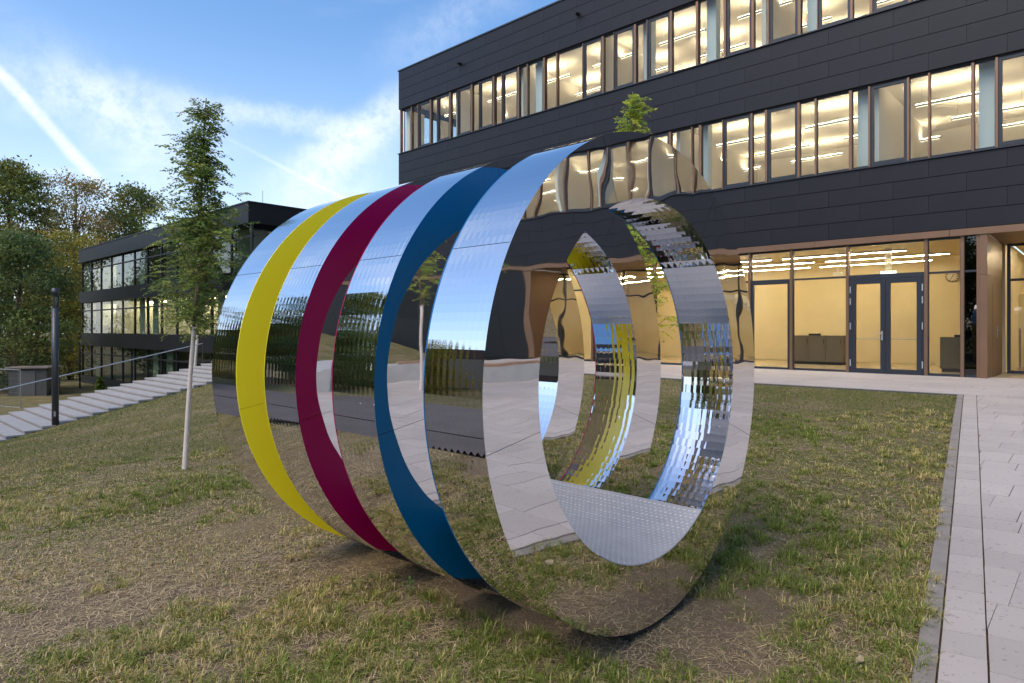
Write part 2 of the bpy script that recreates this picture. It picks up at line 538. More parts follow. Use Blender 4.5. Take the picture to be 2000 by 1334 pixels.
ax = axis_samples()
gx = np.concatenate([-ax[:0:-1], ax]); gy = gx + 3.0
XX, YY = np.meshgrid(gx, gy)
ZZ = gz(XX.ravel(), YY.ravel()).reshape(XX.shape)
near = np.exp(-((XX / 7) ** 2 + ((YY - 4) / 7) ** 2))
for k in range(14):
    fx, fy, ph = rng.normal(0, 3.2), rng.normal(0, 3.2), rng.uniform(0, 6.28)
    ZZ += near * .0024 * np.sin(fx * XX + fy * YY + ph)
nr, ncol = XX.shape
idx = np.arange(nr * ncol).reshape(nr, ncol)
F = np.stack([idx[:-1, :-1], idx[:-1, 1:], idx[1:, 1:], idx[1:, :-1]], -1).reshape(-1, 4)
ground = link('ground', np_mesh('ground', np.stack([XX.ravel(), YY.ravel(), ZZ.ravel()], 1), F, M_GROUND, smooth=True))
struct(ground)


# ------------------------------------------------------------------ paving
def kerb_side(x, y):          # > 0: paved side (right of kerb line)
    return (x - KERB0.x) * KERBD.y - (y - KERB0.y) * KERBD.x


PAVE_UP = .030


def slab_mesh(pts, up=PAVE_UP, gap=.0025, th=.06):
    c = Vector((sum(p[0] for p in pts) / len(pts), sum(p[1] for p in pts) / len(pts)))
    q = []
    for p in pts:
        v = Vector(p[:2]) - c
        q.append(c + v * max(0.0, 1 - gap * 1.6 / max(v.length, .02)))
    zs = gz([p.x for p in q], [p.y for p in q])
    top = [(p.x, p.y, z + up) for p, z in zip(q, zs)]
    bot = [(p.x, p.y, z + up - th) for p, z in zip(q, zs)]
    return bot, top


path = empty('path', (0, 0, 0)); struct(path)
kn = Vector((KERBD.y, -KERBD.x))      # to the paved side
KL1 = (Vector((8.01, 11.57)) - KERB0).length
# kerb stones
s = -6.0
while s < KL1 - .02:
    e = min(s + 1.0, KL1)
    p0, p1 = KERB0 + KERBD * (s + .004), KERB0 + KERBD * (e - .004)
    q = [p0 - kn * .085, p0, p1, p1 - kn * .085]
    q = [q[0], q[1], q[2], q[3]]
    zs = gz([p.x for p in q], [p.y for p in q])
    up = .026 + rnd.uniform(-.006, .004)
    o = MB().hexa([(p.x, p.y, z - .12) for p, z in zip(q, zs)], [(p.x, p.y, z + up) for p, z in zip(q, zs)]).build('kerb_stone', M_KERB, path)
    s = e
# border course
BW = .19
s = -6.0
while s < KL1:
    e = s + rnd.choice((.26, .30, .34))
    e = min(e, KL1)
    if e - s > .05:
        p0, p1 = KERB0 + KERBD * s, KERB0 + KERBD * e
        q = [p0 + kn * .008, p0 + kn * BW, p1 + kn * BW, p1 + kn * .008]
        b_, t_ = slab_mesh(q, PAVE_UP + rnd.uniform(-.001, .001))
        MB().hexa(b_, t_).build('border_slab', M_SLAB, path)
    s = e


def clip_poly(poly, pt, nrm):
    out = []
    for i in range(len(poly)):
        a, b = poly[i], poly[(i + 1) % len(poly)]
        da, db = (a - pt).dot(nrm), (b - pt).dot(nrm)
        if da >= 0: out.append(a)
        if (da >= 0) != (db >= 0): out.append(a + (b - a) * (da / (da - db)))
    return out


rest = MB(); nslab = 0
C2, B2 = Vector((CD.x, CD.y)), Vector((BD.x, BD.y))
bline = KERB0 + kn * (BW + .004)


def add_slab(c0, c1, b0, b1, clip=True, force_rest=False):
    global nslab
    poly = [C2 * c + B2 * b for c, b in ((c0, b0), (c1, b0), (c1, b1), (c0, b1))]
    if clip:
        poly = clip_poly(poly, bline, kn)
    if len(poly) < 3: return
    area = abs(sum(poly[i].cross(poly[(i + 1) % len(poly)]) for i in range(len(poly)))) / 2
    if area < .004: return
    cen = sum(poly, Vector((0, 0))) / len(poly)
    b_, t_ = slab_mesh(poly, PAVE_UP + rnd.uniform(-.0015, .0015))
    n = len(poly)
    vis = cen.y > 2.2 and cen.x / max(cen.y, .1) < .82 and not force_rest
    if cen.y > 9.5: vis = False
    mb = MB() if (vis and nslab < 290) else rest
    k = len(mb.v)
    mb.v += b_ + t_
    mb.f.append(tuple(k + n + i for i in range(n)))
    for i in range(n):
        j = (i + 1) % n
        mb.f.append((k + i, k + j, k + n + j, k + n + i))
    if mb is not rest:
        nslab += 1
        mb.build('paving_slab', M_SLAB, path)


widths = [.40, .45, .60, .33, .50, .27, .34]
b = -8.0; wi = 0
rowlist = []
while b < LAWN_B - .05:
    w = min(widths[wi % 7], LAWN_B - b); wi += 1
    rowlist.append((b, b + w)); b += w
rowlist.sort(key=lambda r: abs(r[0] - 5))
for b0, b1 in rowlist:
    # the row's c-range: from the kerb line to the far right edge of the square
    cs = None
    c = -4.0 + rnd.uniform(0, .4)
    cmax = 11.0 if b1 < 8 else 12.6
    while c < cmax:
        L_ = rnd.choice((.28, .34, .40, .50))
        add_slab(c, c + L_, b0, b1)
        c += L_
# strip along the building: long pale slabs in courses parallel to the facade
b = LAWN_B + .05
strip = MB()
while b < FAC_B + .3:
    w = .36
    c = FAC_CL - 2.5 + rnd.uniform(0, .9)
    while c < 13.2:
        L_ = rnd.choice((.75, .9, 1.2))
        pts = [C2 * cc + B2 * bb for cc, bb in ((c, b), (c + L_, b), (c + L_, b + w), (c, b + w))]
        b_, t_ = slab_mesh(pts, PAVE_UP + .002, gap=.002); strip.hexa(b_, t_)
        c += L_
    b += w
# recess floor
b = FAC_B + .3
while b < FAC_B + 3.2:
    c = .2
    while c < 13.0:
        pts = [C2 * cc + B2 * bb for cc, bb in ((c, b), (c + .9, b), (c + .9, b + .45), (c, b + .45))]
        b_, t_ = slab_mesh(pts, PAVE_UP + .002, gap=.002); strip.hexa(b_, t_)
        c += .9
    b += .45
struct(rest.build('distant_slabs', M_SLAB, path), 'stuff')
struct(strip.build('forecourt_slabs', M_SLAB, path), 'stuff')
# dark drainage joint between path and forecourt
dj = MB()
for i in range(60):
    c0, c1 = -23.5 + i * .6, -23.5 + (i + 1) * .6
    pts = [C2 * cc + B2 * bb for cc, bb in ((c0, LAWN_B - .03), (c1, LAWN_B - .03), (c1, LAWN_B + .05), (c0, LAWN_B + .05))]
    zs = gz([p.x for p in pts], [p.y for p in pts])
    dj.hexa([(p.x, p.y, z - .02) for p, z in zip(pts, zs)], [(p.x, p.y, z + .022) for p, z in zip(pts, zs)])
dj.build('drain_channel', mat('drain_dark', (.07, .07, .07), .7), path)


# ------------------------------------------------------------------ the mirror tube sculpture
R_OUT, R_IN, STEP = 1.30, .966, .3594
SC = Vector((.770, 3.498))
sculpt = empty('tube_sculpture', (SC.x, SC.y, 0.0), ROT)
tag(sculpt, 'mirror-polished tube of four rings with yellow, magenta and blue gaps on the lawn', 'sculpture')
CZ = 1.30


def ring_pt(x, rad, th):
    return (x, rad * math.cos(th), CZ + rad * math.sin(th))


def facet_band(x0, x1, rad, t0, t1, n, amp, cush=9, sub=6, inward=False):
    """flat facets round the circle, each softly pillowed along the axis"""
    m = cush * sub
    xs = np.linspace(x0, x1, m + 1); u = np.linspace(0, 1, m + 1)
    V, Fc = [], []
    edges = np.linspace(t0, t1, n + 1)
    for k in range(n):
        ph = rng.uniform(-.15, .15); tilt = rng.normal(0, .00005); am = amp * rng.uniform(.6, 1.3)
        dr = am * np.cos(2 * np.pi * (cush * u + ph))
        base = len(V)
        for j, th in ((0, edges[k]), (1, edges[k + 1])):
            rr = rad + dr + (tilt if j else -tilt)
            for i in range(m + 1):
                V.append((xs[i], rr[i] * math.cos(th), CZ + rr[i] * math.sin(th)))
        for i in range(m):
            a, b_, c_, d = base + i, base + i + 1, base + m + 1 + i + 1, base + m + 1 + i
            Fc.append((a, b_, c_, d) if inward else (a, d, c_, b_))
    return np.array(V), np.array(Fc)


def annulus(x, r0, r1, t0, t1, th, n=40, mesh=None):
    mb = mesh or MB()
    base = len(mb.v)
    for i in range(n + 1):
        t = t0 + (t1 - t0) * i / n
        for xx in (x, x - th):
            mb.v.append(ring_pt(xx, r0, t)); mb.v.append(ring_pt(xx, r1, t))
    for i in range(n):
        a = base + i * 4; b_ = a + 4
        mb.f += [(a, a + 1, b_ + 1, b_), (a + 2, b_ + 2, b_ + 3, a + 3), (a + 1, a + 3, b_ + 3, b_ + 1), (a, b_, b_ + 2, a + 2)]
    for a in (base, base + n * 4):
        mb.f.append((a, a + 2, a + 3, a + 1))
    return mb


rad_ = math.radians
backs = (M_BLUE, M_PURPLE, M_YELLOW, M_MIRROR)
backlab = ('blue painted rear plate', 'magenta painted rear plate', 'yellow painted rear plate', None)
for k in range(4):
    xf, xb = -2 * k * STEP, -(2 * k + 1) * STEP
    V, Fc = facet_band(xf - .002, xb + .002, R_IN, rad_(-90), rad_(270), 116, .00015, 8, 6, inward=True)
    ring = link('ring', np_mesh('ring', V, Fc, M_MIRROR, smooth=True), sculpt)
    seams = [(-171, 49), (49, 163), (163, 189)] if k % 2 == 0 else [(-171, 58), (58, 150), (150, 189)]
    seams = [(-84, 40), (40, 151), (151, 187), (187, 276)]
    for t0, t1 in seams:
        n = max(6, int(round((t1 - t0) / 360 * 210)))
        V, Fc = facet_band(xf - .004, xb + .004, R_OUT, rad_(t0 + .07), rad_(t1 - .07), n, .00011, 9, 5)
        link('outer_panel', np_mesh('outer_panel', V, Fc, M_MIRROR, smooth=True), ring)
    for t0, t1 in ((-84, -20), (-20, 57), (57, 112), (112, 190), (190, 276)):
        annulus(xf, R_IN - .001, R_OUT + .0015, rad_(t0 + .05), rad_(t1 - .05), .006, 34).build('front_panel', M_YELLOW if k == 3 else M_MIRROR_FACE, ring)
    o = annulus(xb - .0005, R_IN - .001, R_OUT - .0005, 0, 2 * math.pi, .004, 160).build('rear_plate', backs[k], ring)
    if backlab[k]: o['label'] = backlab[k]
XE = -7 * STEP
# tread plate lining the bottom of the bore
fp = MB()
T0, T1 = rad_(-123), rad_(-57)
nseg = 30
for i in range(nseg + 1):
    t = T0 + (T1 - T0) * i / nseg
    for rr in (R_IN - .009, R_IN - .003):
        fp.v.append(ring_pt(.004, rr, t)); fp.v.append(ring_pt(XE - .004, rr, t))
for i in range(nseg):
    a = i * 4; b_ = a + 4
    fp.f += [(a, b_, b_ + 1, a + 1), (a + 2, a + 3, b_ + 3, b_ + 2), (a, a + 2, b_ + 2, b_), (a + 1, b_ + 1, b_ + 3, a + 3)]
fp.f += [(0, 1, 3, 2), (nseg * 4, nseg * 4 + 2, nseg * 4 + 3, nseg * 4 + 1)]
plate = fp.build('floor_plate', M_ALU, sculpt)
plate['label'] = 'grey aluminium tread plate in the bottom of the tube'
st = MB()
rows = int((T1 - T0) * R_IN / .026)
for i in range(1, rows):
    t = T0 + (T1 - T0) * i / rows
    x = -.012 - (.017 if i % 2 else 0)
    while x > XE + .02:
        # small raised lozenge
        ln, wd, hh = .0095, .0032, .0016
        sgn = 1 if i % 2 else -1
        def q(dx, dt, h):
            return ring_pt(x + dx, R_IN - .009 - h, t + dt / R_IN)
        d = sgn * .003
        n0 = len(st.v)
        st.v += [q(-ln, -d, 0), q(0, -wd, .0), q(ln, d, 0), q(0, wd, 0), q(0, 0, hh)]
        st.f += [(n0, n0 + 1, n0 + 4), (n0 + 1, n0 + 2, n0 + 4), (n0 + 2, n0 + 3, n0 + 4), (n0 + 3, n0, n0 + 4)]
        x -= .034
so = st.build('tread_studs', M_STUD, plate); struct(so, 'stuff')
# black plinth under the rings and coloured ties in the gaps
pl = MB().box(XE + .25, -.03, -.20, .36, -.30, .013)
pl.build('plinth', M_BLACKBASE, sculpt)
for k, m in ((0, M_BLUE), (1, M_PURPLE), (2, M_YELLOW)):
    x0, x1 = -(2 * k + 1) * STEP - .008, -(2 * k + 2) * STEP + .002
    tie = MB()
    n = 8
    for i in range(n + 1):
        t = rad_(-100 + 20 * i / n)
        for rr in (R_IN + .004, R_OUT - .10):
            tie.v.append(ring_pt(x0, rr, t)); tie.v.append(ring_pt(x1, rr, t))
    for i in range(n):
        a = i * 4; b_ = a + 4
        tie.f += [(a, b_, b_ + 1, a + 1), (a + 2, a + 3, b_ + 3, b_ + 2)]
    tie.f += [(0, 1, 3, 2), (n * 4, n * 4 + 2, n * 4 + 3, n * 4 + 1)]
    tie.build('tie_block', m, sculpt)

# ------------------------------------------------------------------ main building
FLOOR = EYE - 1.15
mb_ = W(FAC_CL, FAC_B, 0)
bldg = empty('main_building', (mb_.x, mb_.y, FLOOR), ROT)
tag(bldg, 'dark anthracite three-storey building with lit ribbon windows and bronze trim', 'building')
LEN = 50.0                       # length of the facade
Z0 = 1.15                        # camera height above the floor: measured heights are relative to the eye


def tpx(px):
    """distance along the facade from the left corner, for a picture column"""
    u = (px - 1000) / FPX
    t = (10.62 - 14.94 * u) / (.733 + .68 * u)
    return 21.49 - t + (2.375 + 21.49 - 23.865)


ROWH = .43
fields = [(2.31, 4.03), (6.15, 7.87), (9.90, 11.62)]
panel_meshes = {}


def panel_mesh(w, h):
    key = (round(w, 3), round(h, 3))
    if key not in panel_meshes:
        g, e = .0028, .007
        panel_meshes[key] = MB().hexa([(g, .0, e), (w - g, .0, e), (w - g, .03, e), (g, .03, e)], [(g, 0, h - e), (w - g, 0, h - e), (w - g, .03, h - e), (g, .03, h - e)]).mesh('wall_panel', M_CLAD)
    return panel_meshes[key]


far_panels = MB()
VIS_T = 24.0
for fi, (z0, z1) in enumerate(fields):
    MB().box(0.01, LEN, .034, .30, z0 + Z0, z1 + Z0).build('wall', M_BACK, bldg)
    for r in range(4):
        zz = z0 + Z0 + r * ROWH
        x = -(.75 if (r + fi) % 2 else 0.0) + .33
        if x > 0.01:
            x -= 1.5
        while x < LEN:
            a, b_ = max(x, 0.0), min(x + 1.5, LEN)
            if b_ - a > .06:
                if a < VIS_T:
                    o = link('wall_panel', panel_mesh(b_ - a, ROWH), bldg); o.location = (a, 0, zz)
                else:
                    far_panels.box(a + .004, b_ - .004, 0, .03, zz + .004, zz + ROWH - .004)
            x += 1.5
struct(far_panels.build('distant_wall_panels', M_CLAD, bldg), 'stuff')
# parapet cap, sill ledges, bronze string course
MB().box(-.03, LEN, -.03, .45, 11.625 + Z0, 11.68 + Z0).build('parapet_cap', M_FRAME, bldg)
for z in (4.035, 7.875):
    MB().box(-.02, LEN, -.05, .12, z + Z0, z + .03 + Z0).build('sill_ledge', M_FRAME, bldg)
x = 0.0
for x0 in np.arange(0, LEN, 3.0):
    MB().box(x0 + .004, min(x0 + 3.0, LEN) - .004, -.035, .25, 2.146 + Z0, 2.30 + Z0).build('bronze_strip', M_BRONZE, bldg)
# end wall (left), roof
DEPTH = 14.0
for z0, z1 in ((-Z0 - .4, 4.03), (6.15, 7.87), (9.90, 11.62)):
    MB().box(0.0, .3, .31, DEPTH, z0 + Z0, z1 + Z0).build('end_wall', M_CLAD, bldg)
for z0, z1 in ((4.03, 6.15), (7.87, 9.90)):       # end windows between white piers
    y = .40
    while y < 6.3:
        MB().box(.05, .30, y, y + .85, z0 + Z0 + .001, z1 + Z0 - .001).build('end_pier', M_WARMWALL, bldg)
        MB().box(.10, .112, y + .852, y + 1.798, z0 + Z0 + .001, z1 + Z0 - .001).build('pane', M_GLASS, bldg)
        y += 1.8
MB().box(.31, LEN, .31, DEPTH, 11.2 + Z0, 11.5 + Z0).build('roof', M_BACK, bldg)
MB().box(LEN - .3, LEN, .31, DEPTH, 0, 11.1 + Z0).build('end_wall', M_CLAD, bldg)

# ribbon windows
C7 = lambda v: v / 3.1746 + 770
C8 = lambda v: v / 2.7797 + 1360
top = [('G', C7(52), C7(100)), ('G', C7(105), C7(142)), ('F', C7(145), C7(218)), ('G', C7(225), C7(262)), ('F', C7(264), C7(337)), ('G', C7(348), C7(388)), ('F', C7(389), C7(472)),
       ('G', C7(480), C7(521)), ('F', C7(523), C7(606)), ('G', C7(620), C7(662)), ('F', C7(666), C7(760)), ('G', C7(772), C7(818)), ('B', C7(824), C7(918)), ('G', C7(933), C7(1000)),
       ('G', C7(1008), C7(1163)), ('F', C7(1168), C7(1283)), ('G', C7(1295), C7(1357)), ('F', C7(1359), C7(1482)), ('B', C7(1497), C7(1562)), ('F', C7(1567), C7(1705)), ('G', C7(1720), C7(1864)),
       ('B', C8(10), C8(145)), ('F', C8(160), C8(298)), ('G', C8(310), C8(387)), ('F', C8(393), C8(548)), ('B', C8(566), C8(653)), ('F', C8(658), C8(835)), ('G', C8(848), C8(938)), ('F', C8(955), C8(1150))]
midl = [('F', C7(1600), C7(1700)), ('G', C7(1713), C7(1838)), ('B', C7(1845), C7(1885)), ('G', C8(25), C8(138)), ('F', C8(143), C8(292)), ('G', C8(302), C8(370)), ('F', C8(383), C8(547)), ('G', C8(559), C8(640)), ('G', C8(651), C8(827)),
        ('B', C8(843), C8(932)), ('F', C8(943), C8(1143)), ('G', C8(1155), C8(1257)), ('G', C8(1268), C8(1493)), ('B', C8(1508), C8(1624)), ('F', C8(1638), C8(1850))]
cyc = [('G', .52), ('F', .98), ('G', .55), ('F', .98), ('B', .62), ('F', .98), ('G', 1.25), ('G', .5)]


def complete(lst, start, end):
    seg = [(k, tpx(a), tpx(b_)) for k, a, b_ in lst]
    post = .07
    x = seg[-1][2] + post; i = 0
    while x < end - 1.3:
        k, w = cyc[i % 8]; i += 1
        seg.append((k, x, x + w)); x += w + post
    x = seg[0][1] - post; i = 0
    while x > start + 1.3:
        k, w = cyc[i % 8]; i += 1
        seg.insert(0, (k, x - w, x)); x -= w + post
    return seg


def ribbon(seg, z0, z1):
    z0 += Z0; z1 += Z0
    prev = None
    for k, a, b_ in seg:
        gz0, gz1 = z0 + .035, z1 - .04
        if k == 'F':
            f = .075
            fr = MB()
            yy0, yy1 = .075, .15
            fr.box(a, a + f, yy0, yy1, gz0, gz1).box(b_ - f, b_, yy0, yy1, gz0, gz1)
            fr.box(a + f, b_ - f, yy0, yy1, gz0, gz0 + f + .015).box(a + f, b_ - f, yy0, yy1, gz1 - f, gz1)
            w_ = fr.build('window', M_FRAME, bldg)
            MB().box(a + f, b_ - f, .105, .117, gz0 + f + .015, gz1 - f).build('pane', M_GLASS, w_)
            hd = MB().box(b_ - f * .7, b_ - f * .4, .15, .19, (gz0 + gz1) / 2 - .1, (gz0 + gz1) / 2 + .06).build('handle', M_STEEL, w_)
        else:
            fr = MB()
            fr.box(a, b_, .10, .15, gz0, gz0 + .03).box(a, b_, .10, .15, gz1 - .03, gz1).box(a, a + .012, .101, .149, gz0 + .03, gz1 - .03).box(b_ - .012, b_, .101, .149, gz0 + .03, gz1 - .03)
            w_ = fr.build('window', M_FRAME, bldg)
            MB().box(a, b_, .118, .130, gz0 + .03, gz1 - .03).build('pane', M_GLASS, w_)
        if k == 'B':     # pale concrete column standing behind this light
            MB().box(a + (b_ - a) * .10, a + (b_ - a) * .10 + .30, .42, .70, z0, z1 + .2).build('column', M_BLIND, bldg)
        if prev is not None and a - prev > .005:
            pw = min(a - prev, .075)
            c_ = (a + prev) / 2
            MB().box(c_ - pw / 2, c_ + pw / 2, .035, .16, gz0 - .03, gz1).build('mullion', M_BRONZE, bldg)
        prev = b_


segT = complete(top, .1, LEN - .4)
segM = complete(midl, .1, LEN - .4)
ribbon(segT, 7.905, 9.90)
ribbon(segM, 4.065, 6.15)
MB().box(.06, .12, .035, .16, 7.905 + Z0, 9.9 + Z0).build('mullion', M_BRONZE, bldg)
for z in (9.86, 6.11):
    MB().box(.02, LEN, .06, .20, z + Z0, z + .045 + Z0).build('window_head', M_BACK, bldg)
# floors, ceilings, back walls and cross walls of the two office storeys
for zf, zc in ((3.75, 6.32), (7.55, 10.15)):
    MB().box(.31, LEN - .31, .31, 6.6, zf + Z0 - .2, zf + Z0).build('floor_slab', M_LOBBYFLOOR, bldg)
    MB().box(.31, LEN - .31, .31, 6.6, zc + Z0, zc + Z0 + .2).build('ceiling', M_WARMWALL, bldg)
    MB().box(.31, LEN - .31, 6.4, 6.6, zf + Z0, zc + Z0).build('room_wall', M_WARMWALL, bldg)
    x = 4.4 if zf < 5 else 3.4
    while x < LEN - 2:
        MB().box(x, x + .12, .42, 6.4, zf + Z0, zc + Z0).build('room_wall', M_WARMWALL, bldg)
        x += rnd.choice((3.7, 5.6, 4.7))

# pendant lamps
lamp_body = MB().box(-.85, .85, -.035, .035, 0, .06).box(-.7, -.695, -.003, .003, .05, .50).box(.695, .7, -.003, .003, .05, .50).mesh('housing', M_LAMPBODY)
lamp_dn = MB().box(-.83, .83, -.008, .008, -.006, -.001).mesh('lower_tube', M_LAMP)
lamp_up = MB().box(-.83, .83, -.028, .028, .061, .066).mesh('upper_tube', mat('lamp_glow_up', (.8, .8, .8), .5, emit=(1.0, .81, .54), estr=42.0))
for fl, (zc, lab, grp) in enumerate(((6.32, 'slim linear pendant lamp glowing in a room behind the lower ribbon windows', 'pendant lamps of the middle storey'),
                                     (10.15, 'slim linear pendant lamp glowing in a room behind the upper ribbon windows', 'pendant lamps of the top storey'))):
    for row, bb in enumerate((1.5, 3.4, 5.2)):
        x = 1.6 + .5 * row + fl * .7
        while x < LEN - 2:
            t = empty('pendant_lamp', W(FAC_CL + x, FAC_B + bb, FLOOR + Z0 + zc - .55), ROT)
            tag(t, lab, 'lamp', grp)
            link('housing', lamp_body, t); link('lower_tube', lamp_dn, t); link('upper_tube', lamp_up, t)
            x += 2.75

# ---- ground floor
GT = 2.146 + Z0                 # underside of the bronze strip
TR = 2.45                       # transom height
def post(px, w=.075, name='mullion', m=M_BRONZE, y0=.05, y1=.22):
    x = tpx(px)
    return MB().box(x - w / 2, x + w / 2, y0, y1, 0, GT).build(name, m, bldg)
xs_post = [tpx(1462.4), tpx(1544), tpx(1654), tpx(1808), tpx(1879)]
while xs_post[0] > 9.5:
    xs_post.insert(0, xs_post[0] - rnd.choice((1.2, 1.55)))
for x in xs_post:
    MB().box(x - .035, x + .035, .05, .22, 0.0, GT).build('mullion', M_BRONZE, bldg)
iD = xs_post.index(min(xs_post, key=lambda v: abs(v - tpx(1654))))
for i in range(len(xs_post) - 1):
    a, b_ = xs_post[i] + .035, xs_post[i + 1] - .035
    if i == iD:
        continue
    fr = MB().box(a, b_, .10, .17, 0, .07).box(a, b_, .10, .17, TR, TR + .05).box(a, b_, .10, .17, GT - .05, GT)
    fr.box(a, a + .014, .101, .169, .07, TR).box(b_ - .014, b_, .101, .169, .07, TR).box(a, a + .014, .101, .169, TR + .05, GT - .05).box(b_ - .014, b_, .101, .169, TR + .05, GT - .05)
    framed = (i == iD - 2) or (i < iD - 2 and (iD - i) % 3 == 2)
    if framed:
        fr.box(a, a + .07, .08, .16, .07, TR).box(b_ - .07, b_, .08, .16, .07, TR).box(a + .07, b_ - .07, .08, .16, TR - .08, TR - .0)
    w_ = fr.build('glazed_bay', M_FRAME, bldg)
    MB().box(a, b_, .128, .140, .07, TR).build('pane', M_GLASS, w_)
    MB().box(a, b_, .128, .140, TR + .05, GT - .05).build('pane', M_GLASS, w_)
# double entrance door
a, b_ = xs_post[iD] + .035, xs_post[iD + 1] - .035
fr = MB().box(a, b_, .07, .17, TR - .06, TR + .06).box(a, a + .05, .07, .17, 0, TR - .06).box(b_ - .05, b_, .07, .17, 0, TR - .06).box(a, b_, .10, .17, GT - .05, GT)
door = fr.build('entrance_door', M_FRAME, bldg)
MB().box(a, b_, .128, .14, TR + .06, GT - .05).build('pane', M_GLASS, door)
mid_ = (a + b_) / 2
for s0, s1 in ((a + .055, mid_ - .004), (mid_ + .004, b_ - .055)):
    f = .105
    MB().box(s0, s0 + f, .06, .14, .015, TR - .065).box(s1 - f, s1, .06, .14, .015, TR - .065).box(s0 + f, s1 - f, .06, .14, .015, .13).box(s0 + f, s1 - f, .06, .14, TR - .18, TR - .065).build('door_leaf', M_FRAME, door)
    MB().box(s0 + f, s1 - f, .10, .112, .13, TR - .18).build('pane', M_GLASS, door)
    MB().tube([(s0 + f * .5, .14, .93), (s0 + f, .20, .88), (s1 - f * .4, .20, .88)], .013, 6).build('push_bar', M_STEEL, door)
    for zz in (.18, 1.12, 1.75, 2.05):
        xh = s0 - .03 if s0 < mid_ - .1 else s1 + .005
        MB().box(xh, xh + .025, .045, .062, zz, zz + .17).build('hinge', M_STEEL, door)
MB().tube([(mid_ - .07, .06, 1.02), (mid_ - .07, .0, 1.02), (mid_ - .19, .0, 1.02)], .011, 6).box(mid_ - .085, mid_ - .055, .05, .06, .85, 1.08).build('handle', M_STEEL, door)
# dark glass bay and bronze pier beside the recess
xp0, xp1 = tpx(1881.5), tpx(1907)
dg = MB().box(xp0, xp1, .10, .17, 0, .07).box(xp0, xp1, .10, .17, TR, TR + .05).box(xp0, xp0 + .012, .101, .169, .07, TR).build('glazed_bay', M_FRAME, bldg)
M_DARKGLASS = glass_mat('dark_glass', (.05, .05, .05), 1.6, 1.5)
MB().box(xp0, xp1, .125, .14, .07, TR).build('pane', M_DARKGLASS, dg)
MB().box(xp0, xp1, .125, .14, TR + .05, GT).build('pane', M_DARKGLASS, dg)
MB().box(xp0, xp1, .5, .52, 0, GT).build('blanking_panel', M_BACK, bldg)
xr = tpx(1929)
RD = 2.6                         # depth of the entrance recess
MB().box(xp1 + .005, xp1 + .06, .03, .3, 0, GT - .002).build('bronze_pier', M_BRONZE, bldg)
pz = TR - .07
MB().box(xp1 + .065, xr, .0, RD, 0, pz - .004).build('bronze_pier', M_BRONZE, bldg)
MB().box(xp1 + .065, xr, .0, RD, pz + .004, GT - .003).build('bronze_pier', M_BRONZE, bldg)
MB().box(xr + .001, xr + .004, .8, 1.75, .02, 2.2).build('service_door', M_BRONZE, bldg)
MB().box(xr + .004, xr + .012, 1.60, 1.66, .92, 1.2).tube([(xr + .01, 1.63, 1.1), (xr + .06, 1.63, 1.1), (xr + .06, 1.52, 1.1)], .009, 6).build('handle', M_STEEL, bldg)
MB().box(xr + .001, xr + .01, .12, .26, GT - .42, GT - .24).build('house_plate', M_CONC, bldg)
RX1 = 36.15               # right end of the recess
MB().box(xr + .01, RX1, .26, RD + .3, GT + .002, GT + .1).build('recess_soffit', M_BRONZE, bldg)
MB().box(RX1, RX1 + .3, .0, RD + .4, 0, GT - .003).build('bronze_pier', M_BRONZE, bldg)
rb = MB()
x = xr + .1
while x < RX1 - .2:
    e = min(x + 1.5, RX1)
    fr = MB().box(x, x + .07, RD, RD + .12, 0, GT).box(x + .07, e, RD + .02, RD + .09, 0, .07).box(x + .07, e, RD + .02, RD + .09, TR - .1, TR - .04).box(x + .07, e, RD + .02, RD + .09, GT - .06, GT)
    w_ = fr.build('glazed_bay', M_FRAME, bldg)
    MB().box(x + .07, e, RD + .045, RD + .055, .07, GT - .06).build('pane', M_GLASS, w_)
    x = e
# wall right of the recess and left of the lobby glass
x = RX1 + .3
while x < LEN:
    e = min(x + 1.25, LEN)
    for zz0, zz1 in ((0, 1.65), (1.65, GT)):
        MB().box(x + .004, e - .004, .0, .03, zz0 + .004, zz1 - .004).build('lower_panel', M_BLACKWALL, bldg)
    x = e
MB().box(RX1 + .31, LEN - .31, .034, .3, -.2, GT).build('wall', M_BACK, bldg)
for i in range(14):               # louvres high on that wall
    MB().box(RX1 + 4.5, RX1 + 9.0, -.03, -.005, 1.75 + i * .1, 1.75 + i * .1 + .035).build('louvre_slat', M_BLACKWALL, bldg)
x = .3
while x < xs_post[0] - .1:
    e = min(x + 1.25, xs_post[0] - .04)
    MB().box(x + .004, e - .004, .0, .03, 0, GT - .004).build('lower_panel', M_BLACKWALL, bldg)
    x = e
MB().box(.3, xs_post[0] - .04, .034, .3, -.4, GT).build('wall', M_BACK, bldg)
# lobby shell
LB0, LB1, LD = xs_post[0] - .04, xp1, 6.0
MB().box(LB0, RX1, .3, 9.0, -.15, -.005).build('floor_slab', M_LOBBYFLOOR, bldg)
MB().box(LB0, LB1, .3, 9.0, GT + .12, GT + .25).build('ceiling', M_LOBBY, bldg)
MB().box(LB1 + .3, RX1, RD + .2, 9.0, GT + .12, GT + .25).build('ceiling', M_LOBBY, bldg)
MB().box(LB0, LB1 + .2, LD, LD + .2, 0, GT + .12).build('lobby_wall', M_LOBBY, bldg)
MB().box(LB1 - .02, LB1 + .06, RD, LD, 0, GT + .12).build('lobby_wall', M_LOBBY, bldg)
MB().box(LB0 - .1, LB0, .3, LD, 0, GT + .12).build('lobby_wall', M_LOBBY, bldg)
MB().box(LB1 + .3, RX1, 8.8, 9.0, 0, GT + .12).build('lobby_wall', M_LOBBY, bldg)
MB().box(RX1 - .1, RX1 + .1, RD + .41, 8.79, 0, GT + .12).build('lobby_wall', M_LOBBY, bldg)
MB().box(LB1 + .07, LB1 + .25, RD + .2, 8.79, 0, GT + .12).build('lobby_wall', M_LOBBY, bldg)
xd = tpx(1700)
